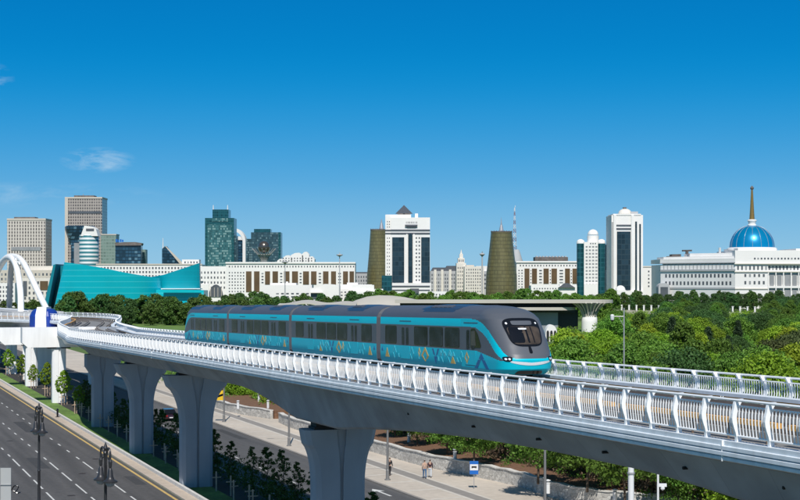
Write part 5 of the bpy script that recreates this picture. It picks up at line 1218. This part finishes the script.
for k in range(420):
    D = rng.uniform(92, 330); x0 = rng.uniform(66 if D < 180 else 57.5, 80); leaf_quads(mb, WX(x0, D, rng.uniform(.6, 2.0)), 30, 1.3, .2, rng)
tag(mb.build('shrubbery', 'leaf_mid'), 'low green shrubbery behind the pavement beds', 'shrubbery', kind='stuff')

# bollard lights in the beds
bol = empty('bollard_light', (0, 0, 0), '', 'bollard', 'white bollard lights in the beds')
mb = MB(); mb.lathe([(.17, 0), (.17, .75), (.2, .78), (.2, .86)], n=12); mb.build('body', 'pole_white', bol, smooth=True)
mb = MB(); mb.lathe([(.13, .86), (.13, 1.0)], n=12); mb.build('lens', 'lamp_glass', bol); mb = MB(); mb.lathe([(.21, 1.0), (.21, 1.06), (.02, 1.12)], n=12); mb.build('cap', 'pole_white', bol)
for i, (x, y, l) in enumerate(((409, 443, 'white bollard light on the mulch just right of the front pier'), (455, 460, 'white bollard light between the couple and the bus stop sign, on the mulch bed'), (548, 493, 'white bollard light on the grass by the dark lamp pole'), (238, 408.5, 'white bollard light above the short wall behind the striped board'), (259, 401.5, 'whitest bollard light, above the middle of the short wall'), (268, 408, 'white bollard light just right of the short stone wall'), (615, 503, 'white bollard light at the lower edge, left of the white pole'))):
    o = bol if i == 0 else copy_tree(bol); g = G(x, y, 1.25); o.location = (g.x, g.y, 1.22); o['label'] = l

# street lamps on the pavement
lamp = empty('street_lamp', (0, 0, 0), '', 'street lamp', 'grey lamp poles on the pavement'); LZ = math.atan(SL)
mb = MB(); mb.tube([(0, 0, 0), (0, 0, 9.6)], .12, 10, r2=.07); mb.build('pole', 'pole_grey', lamp, smooth=True)
mb = MB(); mb.lathe([(.28, 0), (.28, .08), (.17, .12), (.15, .9), (.12, .95)], n=12); mb.build('base', 'pole_grey', lamp)
mb = MB(); mb.tube([(0, 0, 9.3), (-.6, 0, 9.9), (-2.4, 0, 10.1)], .05, 8); mb.build('arm', 'pole_grey', lamp)
mb = MB(); mb.loft([[(-2.3, -.14, 10.02), (-2.3, .14, 10.02), (-2.3, .1, 10.18), (-2.3, -.1, 10.18)], [(-3.1, -.17, 10.02), (-3.1, .17, 10.02), (-3.1, .06, 10.1), (-3.1, -.06, 10.1)]]); mb.build('lamp_head', 'pole_dark', lamp)
for i, (x, y, l) in enumerate(((387.6, 480, 'grey street lamp pole standing on the pavement right of the front pier'), (289, 446, 'grey street lamp pole on the pavement left of the front pier'), (224, 422, 'grey lamp pole carrying the yellow and black striped board'), (545, 532, 'dark lamp pole rising past the end of the stone wall'), (193, 402, 'grey street lamp pole on the pavement behind the second pier'))):
    o = lamp if i == 0 else copy_tree(lamp); g = G(x, y, .12); o.location = (g.x, g.y, .12); o.rotation_euler = (0, 0, LZ); o['label'] = l
g = G(224, 422, .12); r = empty('striped_board', (g.x - .75, g.y - .16, 2.9), 'yellow board with black diagonal stripes fixed to a lamp pole', 'sign')
mb = MB(); mb.box(-.65, .65, -.02, .02, 0, 1.6); mb.build('panel', 'sign_yellow', r)
for k in range(2):
    mb = MB(); z = .15 + k * .72; mb.prism([(-.64, z), (-.64, z + .28), (.64, z + .62 + .1), (.64, z + .34 + .1)] if k == 0 else [(-.64, z), (-.64, z + .28), (.64, min(z + .72, 1.58)), (.64, z + .44)], -.03, -.021); mb.build('stripe', 'train_black', r)
r['label'] = 'yellow board with black diagonal stripes fixed to a lamp pole'
# white poles at the lower right
g = G(631, 570, 0); r = empty('white_pole', (g.x, g.y, 0), 'thick white pole at the lower edge under the girder', 'pole'); mb = MB(); mb.tube([(0, 0, 0), (0, 0, 7.5)], .19, 12); mb.build('shaft', 'pole_white', r, smooth=True); mb = MB(); mb.lathe([(.24, 6.0), (.24, 6.12)], n=12); mb.build('band', 'metal_grey', r)
g = G(658, 560, 0); r = empty('camera_pole', (g.x, g.y, 0), 'thin white pole with a small camera at the lower right edge', 'pole'); mb = MB(); mb.tube([(0, 0, 0), (0, 0, 7.5)], .07, 8); mb.build('shaft', 'pole_white', r)
mb = MB(); mb.box(.05, .55, -.1, .1, 4.75, 4.95); mb.lathe([(.02, 4.5), (.14, 4.6), (.14, 4.75)], .3, 0, 10); mb.build('camera', 'pole_white', r)
g = P(624, 308, 150); r = empty('camera_mast', (g.x, g.y, 0), 'tall thin grey mast with a white camera on a side arm, beyond the far railing', 'mast'); mb = MB(); mb.tube([(0, 0, 0), (0, 0, g.z)], .10, 8, r2=.06); mb.build('pole', 'metal_grey', r)
z = HC - (316.4 - YH) * 150 / F
mb = MB(); mb.tube([(0, 0, z), (-1.05, 0, z)], .035, 6); mb.build('arm', 'metal_grey', r); mb = MB(); mb.tube([(0, 0, z - 1.0), (-.5, 0, z - .05)], .025, 6); mb.build('strut', 'metal_grey', r)
mb = MB(); mb.lathe([(.02, z - .42), (.15, z - .34), (.19, z - .2), (.19, z + .1), (.1, z + .2)], -1.13, 0, 14); mb.build('camera', 'pole_white', r, smooth=True)
mb = MB(); mb.lathe([(.0, z - .52), (.1, z - .48), (.15, z - .38)], -1.13, 0, 12); mb.build('lens', 'train_black', r, smooth=True)
# bus stop sign
g = G(474, 489, .12); r = empty('bus_stop_sign', (g.x, g.y, .12), 'blue and white bus stop sign with a black bus symbol on a thin pole', 'sign')
mb = MB(); mb.tube([(0, 0, 0), (0, 0, 2.55)], .03, 8); mb.build('pole', 'metal_grey', r)
mb = MB(); mb.box(-.37, .37, -.05, -.035, 1.28, 2.42); mb.build('panel', 'sign_blue', r)
mb = MB(); mb.box(-.35, .35, -.065, -.051, 1.62, 2.14); mb.build('white_field', 'pole_white', r)
mb = MB(); mb.box(-.22, .22, -.075, -.066, 1.84, 1.98); mb.box(-.20, -.14, -.075, -.066, 1.79, 1.84); mb.box(.12, .18, -.075, -.066, 1.79, 1.84); mb.build('bus_symbol', 'train_black', r)
mb = MB(); mb.box(-.37, .37, -.034, -.02, 1.28, 2.42); mb.build('back_plate', 'metal_grey', r)
# black delineator post on the verge and sign seen from behind, lower left
g = G(57.5, 417, .14); r = empty('delineator_post', (g.x, g.y, .14), 'short black post on the concrete verge beside the second white pier', 'post'); mb = MB(); mb.lathe([(.16, 0), (.13, .1), (.13, .8), (.17, .9), (.1, 1.1), (.02, 1.14)], n=10); mb.build('shaft', 'train_black', r); mb = MB(); mb.lathe([(.3, 0), (.3, .06)], n=10); mb.build('foot', 'train_black', r)
g = P(-5, 468, 86); r = empty('traffic_sign', (g.x, g.y, 0), 'back of a large grey rectangular road sign at the lower left corner', 'sign'); s_ = 86 / F
mb = MB(); mb.box(-15 * s_, 16 * s_, 0, .06, g.z - 2.1, g.z); mb.build('panel', 'sign_back', r)
for x in (-3.0 * s_, 5 * s_): mb = MB(); mb.box(x - .03, x + .03, -.09, -.002, g.z - 2.15, g.z + .03); mb.build('stiffener', 'metal_grey', r)
mb = MB(); mb.box(-15 * s_, 16 * s_, -.05, -.003, g.z - .95, g.z - .9); mb.build('stiffener', 'metal_grey', r)
mb = MB(); mb.tube([(0, .2, 0), (0, .2, g.z)], .09, 10); mb.build('pole', 'pole_dark', r)
mb = MB(); mb.tube(catmull([(16 * s_, .1, g.z - 1.25), (19 * s_, .1, g.z - 1.0), (23 * s_, .1, g.z - 1.05), (20.5 * s_, .1, g.z - 1.3), (17.5 * s_, .1, g.z - 1.28), (22 * s_, .1, g.z - 1.4), (25 * s_, .1, g.z - 1.35)], 4), .035, 6); mb.build('scroll_bracket', 'train_black', r)
# ornate twin lanterns on the left road
lan = empty('lantern_post', (0, 0, 0), '', 'street lamp', 'black twin lantern posts'); H_ = 9.55
mb = MB(); mb.lathe([(.26, 0), (.26, .25), (.18, .4), (.15, 1.4), (.19, 1.45), (.12, 1.55), (.09, 5), (.12, 5.05), (.085, 5.15), (.07, H_ - .5), (.11, H_ - .45), (.06, H_ - .35), (.12, H_ - .2), (.02, H_ + .1)], n=12); mb.build('post', 'pole_dark', lan, smooth=True)
for sg in (-1, 1):
    mb = MB(); mb.tube(catmull([(0, 0, H_ - 1.2), (sg * .12, 0, H_ - .5), (sg * .34, 0, H_ - .18), (sg * .54, 0, H_ - .34), (sg * .56, 0, H_ - .75)], 6), .055, 8); a_ = mb.build('arm', 'pole_dark', lan, smooth=True)
    mb = MB(); mb.tube(catmull([(sg * .3, 0, H_ - .24), (sg * .2, 0, H_ - .6), (sg * .38, 0, H_ - .75), (sg * .42, 0, H_ - .55)], 5), .03, 6); mb.build('scroll', 'pole_dark', a_)
    mb = MB(); x = sg * .56; mb.lathe([(.05, H_ - .72), (.10, H_ - .85), (.08, H_ - 1.1), (.05, H_ - 1.2)], x, 0, 10); mb.build('stem', 'pole_dark', lan)
    mb = MB(); mb.lathe([(.06, H_ - 1.18), (.12, H_ - 1.3), (.16, H_ - 1.62), (.22, H_ - 1.75), (.37, H_ - 1.84), (.37, H_ - 1.9), (.05, H_ - 1.9)], x, 0, 18); sh = mb.build('lamp_shade', 'pole_dark', lan, smooth=True)
    mb = MB(); mb.lathe([(.24, H_ - 1.9), (.22, H_ - 2.02), (.12, H_ - 2.12), (.01, H_ - 2.15)], x, 0, 14); mb.build('lamp_globe', 'lamp_glass', sh, smooth=True)
for i, (D, x, l) in enumerate(((105.5, 39, 'black twin lantern post farther away, at the left over the lane markings'), (79.6, 105.5, 'nearer black twin lantern post, right of the other one'))):
    o = lan if i == 0 else copy_tree(lan); o.location = ((x - 400) * D / F, D, .15); o.rotation_euler = (0, 0, R(-54)); o['label'] = l

# saplings with wooden stakes on the median
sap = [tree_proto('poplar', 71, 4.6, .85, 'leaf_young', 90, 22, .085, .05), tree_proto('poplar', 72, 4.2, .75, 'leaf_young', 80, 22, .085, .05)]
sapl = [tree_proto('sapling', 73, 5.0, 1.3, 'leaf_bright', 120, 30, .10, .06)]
stk = empty('tree_stake', (0, 0, 0), 'pale wooden stake with a crossbar beside a median sapling', 'stake', 'wooden stakes of the median saplings')
mb = MB(); mb.box(-.05, .05, -.05, .05, 0, 1.7); mb.build('post', 'wood_stake', stk); mb = MB(); mb.box(-.42, .42, -.075, -.052, 1.15, 1.24); mb.build('crossbar', 'wood_stake', stk)
sp = []; d = 98
while d < 222:
    if all(abs(d - q) > 2.2 for q in (96, 136.5, 163, 193)): sp.append((*WX(35.3 + rng.uniform(-.3, .3), d)[:2], .1))
    d += 4.1
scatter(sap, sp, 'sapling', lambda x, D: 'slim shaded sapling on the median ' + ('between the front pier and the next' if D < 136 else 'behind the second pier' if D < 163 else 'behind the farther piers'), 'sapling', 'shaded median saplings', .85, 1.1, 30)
sp2 = [(*WX(33.6, D)[:2], .1, s_) for D, s_ in ((277, 1.0), (245, 1.05), (227, 1.0), (262, .8), (213, .75), (300, 1.0), (330, 1.0))]
lb = ['sunlit sapling between the second and third white piers', 'sunlit sapling right of the second white pier', 'sunlit sapling just left of the nearest white pier', 'small sunlit sapling behind the second white pier', 'thin sapling between the nearest white pier and the grey angular pier', 'sunlit sapling at the far left between white piers', 'farthest sunlit sapling at the left edge']
scatter(sapl, sp2, 'sapling', lb, 'sapling', 'sunlit median saplings', seed=31)
n = 0
for d in [104 + k * 2.9 for k in range(38)]:
    if min(abs(d - q) for q in (96, 136.5, 163, 193)) < 1.6: continue
    o = stk if n == 0 else copy_tree(stk); o.location = WX(32.7 + (n % 2) * .5, d, .1); o.rotation_euler = (0, 0, LZ + .2 * (n % 3)); o['label'] = 'pale wooden stake with a crossbar ' + ('between the front pier and the next' if d < 136 else 'between the two curved-head piers' if d < 163 else 'beyond the curved-head piers'); n += 1
for D in (277, 245, 227, 262, 213, 300):
    for k in range(3):
        o = copy_tree(stk); o.location = WX(33.1 + .5 * k, D - 1 + k * .8, .1); o.rotation_euler = (0, 0, k); o['label'] = 'sunlit wooden stake round a sapling between the white piers'
mb = MB()
for k in range(300):
    D = rng.uniform(100, 225)
    [leaf_quads(mb, WX(rng.uniform(34.0, 36.7), D, rng.uniform(.3, 1.9)), 26, .6, .10, rng) for _q in range(2)]
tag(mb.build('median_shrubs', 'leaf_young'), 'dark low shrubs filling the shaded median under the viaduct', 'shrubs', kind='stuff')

# ------------------------------------------------------------------ car on the side road
g = G(168, 420, 0); car = empty('parked_car', (g.x, g.y, .015), 'dark maroon car on the side road behind the viaduct piers', 'car', rz=LZ)
mb = MB(); st = [(-2.2, .35, .62, .60), (-2.15, .30, .85, .78), (-1.3, .25, .95, .86), (-.9, .25, .98, .88), (1.1, .25, 1.0, .88), (1.9, .28, .95, .86), (2.2, .35, .7, .7)]
mb.loft([[(-w, y, z0), (-w * 1.02, y, (z0 + z1) / 2), (-w * .92, y, z1), (w * .92, y, z1), (w * 1.02, y, (z0 + z1) / 2), (w, y, z0)] for y, z0, z1, w in st]); mb.build('body', 'car_paint', car, smooth=True)
mb = MB(); mb.loft([[(-w, y, z) for w, y in ((.8, -1.75), (-.8, -1.75), (-.8, 1.35), (.8, 1.35))] if z < 1 else [(w, y, z) for w, y in ((-.62, -1.15), (.62, -1.15), (.62, .75), (-.62, .75))][::1] for z in ()] or [[(-.8, -1.75, .94), (.8, -1.75, .94), (.8, 1.35, .96), (-.8, 1.35, .96)], [(-.62, -1.15, 1.42), (.62, -1.15, 1.42), (.62, .65, 1.44), (-.62, .65, 1.44)]]); cb = mb.build('cabin_glass', 'train_black', car)
mb = MB(); mb.box(-.63, .63, -1.16, .66, 1.425, 1.47); mb.build('roof', 'car_paint', car)
for y in (-1.35, 1.35):
    for sx in (-.86, .86):
        mb = MB(); mb.tube([(sx - .1, y, .32), (sx + .1, y, .32)], .32, 18); w = mb.build('wheel', 'tyre', car); mb = MB(); mb.tube([(sx - .11, y, .32), (sx + .11, y, .32)], .18, 12); mb.build('rim', 'chrome', w)
for sx in (-.62, .62): mb = MB(); mb.box(sx - .16, sx + .16, -2.23, -2.15, .62, .78); mb.build('tail_light', 'tail_light', car)
mb = MB(); mb.box(-.26, .26, -2.24, -2.17, .42, .54); mb.build('number_plate', 'pole_white', car)

# ------------------------------------------------------------------ people
def skin_mesh(name, nodes, edges, m, parent, sub=1):
    me = bpy.data.meshes.new(name); me.from_pydata([n[0] for n in nodes], edges, []); o = bpy.data.objects.new(name, me); COL.objects.link(o)
    md = o.modifiers.new('skin', 'SKIN'); md.use_smooth_shade = True
    for i, n in enumerate(nodes):
        sv = me.skin_vertices[0].data[i]; r = n[1]; sv.radius = (r, r) if isinstance(r, (int, float)) else r; sv.use_root = (i == 0)
    if sub: ss = o.modifiers.new('sub', 'SUBSURF'); ss.levels = sub; ss.render_levels = sub
    dg = bpy.context.evaluated_depsgraph_get(); me2 = bpy.data.meshes.new_from_object(o.evaluated_get(dg)); me2.name = name
    bpy.data.objects.remove(o); me2.materials.clear(); me2.materials.append(M[m]); o2 = bpy.data.objects.new(name, me2); COL.objects.link(o2); o2.parent = parent
    me2.polygons.foreach_set('use_smooth', [True] * len(me2.polygons)); me2.polygons.foreach_set('material_index', [0] * len(me2.polygons)); return o2
def person(loc, rz, top, legs, hair, label, group=None, h=1.68, arm_l=(.12, .05), arm_r=(.12, -.05), step=.18, bag=None, shoe='cloth_black'):
    r = empty('person', loc, label, 'person', group, rz); k = h / 1.72
    def v(x, y, z): return (x * k, y * k, z * k)
    J = {'pel': (0, 0, .93), 'wst': (0, .01, 1.08), 'chs': (0, .0, 1.30), 'nck': (0, 0, 1.45), 'hd0': (0, -.015, 1.53), 'hd1': (0, -.02, 1.62), 'hd2': (0, -.01, 1.69)}
    body = [(v(*J['pel']), (.13, .1)), (v(*J['wst']), (.115, .085)), (v(*J['chs']), (.15, .1)), (v(*J['nck']), .05), (v(*J['hd0']), (.06, .07)), (v(*J['hd1']), (.078, .09)), (v(*J['hd2']), (.05, .06))]
    e = [(0, 1), (1, 2), (2, 3), (3, 4), (4, 5), (5, 6)]
    limb = {}
    for sg, (f, b_) in ((-1, arm_l), (1, arm_r)):
        i = len(body); body += [(v(sg * .17, 0, 1.39), .055), (v(sg * .22, .02 - b_, 1.12), .042), (v(sg * .21, -.05 - f, .88), .03), (v(sg * .205, -.07 - f, .80), (.032, .02))]
        e += [(2, i), (i, i + 1), (i + 1, i + 2), (i + 2, i + 3)]; tip = i + 3
        for q, (dx, L_) in enumerate(((-.024, .065), (-.008, .075), (.008, .07), (.024, .055))):
            j = len(body); body += [(v(sg * .205 + dx * .6, -.075 - f + dx * .4, .765), .010), (v(sg * .20 + dx, -.085 - f, .765 - L_), .008)]; e += [(tip, j), (j, j + 1)]
        j = len(body); body += [(v(sg * .175, -.10 - f, .79), .011), (v(sg * .165, -.115 - f, .755), .009)]; e += [(i + 2, j), (j, j + 1)]
        limb[sg] = (f, b_)
        sy = step * sg; i = len(body); body += [(v(sg * .095, 0, .86), .08), (v(sg * .10, -sy * .45 - .02, .48), .052), (v(sg * .10, -sy, .09), .036), (v(sg * .105, -sy - .13, .035), (.04, .03))]
        e += [(0, i), (i, i + 1), (i + 1, i + 2), (i + 2, i + 3)]
    skin_mesh('body', body, e, 'skin', r)
    t = [(v(0, 0, .94), (.15, .12)), (v(0, .01, 1.08), (.135, .105)), (v(0, 0, 1.30), (.168, .122)), (v(0, 0, 1.42), (.07, .065))]; te = [(0, 1), (1, 2), (2, 3)]
    for sg in (-1, 1):
        f, b_ = limb[sg]; i = len(t); t += [(v(sg * .175, 0, 1.385), .068), (v(sg * .22, .02 - b_, 1.12), .056), (v(sg * .21, -.045 - f, .90), .043)]; te += [(2, i), (i, i + 1), (i + 1, i + 2)]
    skin_mesh('jacket', t, te, top, r)
    for nm, m_, z0 in (('trousers', legs, 0),):
        t = [(v(0, 0, .93), (.14, .112))]; te = []
        for sg in (-1, 1):
            sy = step * sg; i = len(t); t += [(v(sg * .095, 0, .84), .095), (v(sg * .10, -sy * .45 - .02, .48), .07), (v(sg * .10, -sy, .10), .055)]; te += [(0, i), (i, i + 1), (i + 1, i + 2)]
        skin_mesh(nm, t, te, m_, r)
    for sg in (-1, 1): sy = step * sg; skin_mesh('shoe', [(v(sg * .10, -sy + .05, .04), (.045, .04)), (v(sg * .105, -sy - .15, .035), (.045, .035))], [(0, 1)], shoe, r)
    skin_mesh('hair', [(v(0, .03, 1.56), (.07, .05)), (v(0, .02, 1.64), (.085, .085)), (v(0, 0, 1.70), (.06, .07))], [(0, 1), (1, 2)], hair, r)
    # face: nose, eyes, mouth, ears
    mb = MB(); mb.loft([[v(-.012, -.108, 1.60), v(.012, -.108, 1.60), v(0, -.105, 1.635)], [v(-.008, -.13, 1.598), v(.008, -.13, 1.598), v(0, -.112, 1.62)]]); mb.build('nose', 'skin', r)
    for sg in (-1, 1): mb = MB(); mb.lathe([(.001, 1.628 * k), (.012, 1.634 * k), (.001, 1.642 * k)], sg * .03 * k, -.100 * k, 8); mb.build('eye', 'train_black', r); mb = MB(); mb.lathe([(.004, 1.59 * k), (.016, 1.62 * k), (.008, 1.645 * k)], sg * .082 * k, -.01 * k, 8); mb.build('ear', 'skin', r)
    mb = MB(); mb.box(-.022 * k, .022 * k, -.112 * k, -.10 * k, 1.572 * k, 1.579 * k); mb.build('mouth', 'cloth_dark', r)
    if bag:
        skin_mesh('backpack', [(v(0, .17, 1.02), (.13, .07)), (v(0, .19, 1.2), (.14, .09)), (v(0, .16, 1.36), (.10, .06))], [(0, 1), (1, 2)], bag, r)
    return r
g = G(426, 478.6, .12); person((g.x - .12, g.y, .13), R(184), 'cloth_beige', 'denim', 'hair', 'person in a pinkish beige jacket and blue jeans walking on the pavement', 'couple on the pavement', 1.7)
g = G(429.5, 477.6, .12); person((g.x + .05, g.y, .13), R(176), 'cloth_dark', 'cloth_white', 'hair', 'person in a dark maroon top and pale trousers beside the one in beige', 'couple on the pavement', 1.66)
g = G(389.8, 475.5, .12); person((g.x, g.y, .13), R(150), 'cloth_black', 'cloth_black', 'hair', 'person in dark clothes standing just behind the lamp pole', None, 1.68, bag='cloth_black')
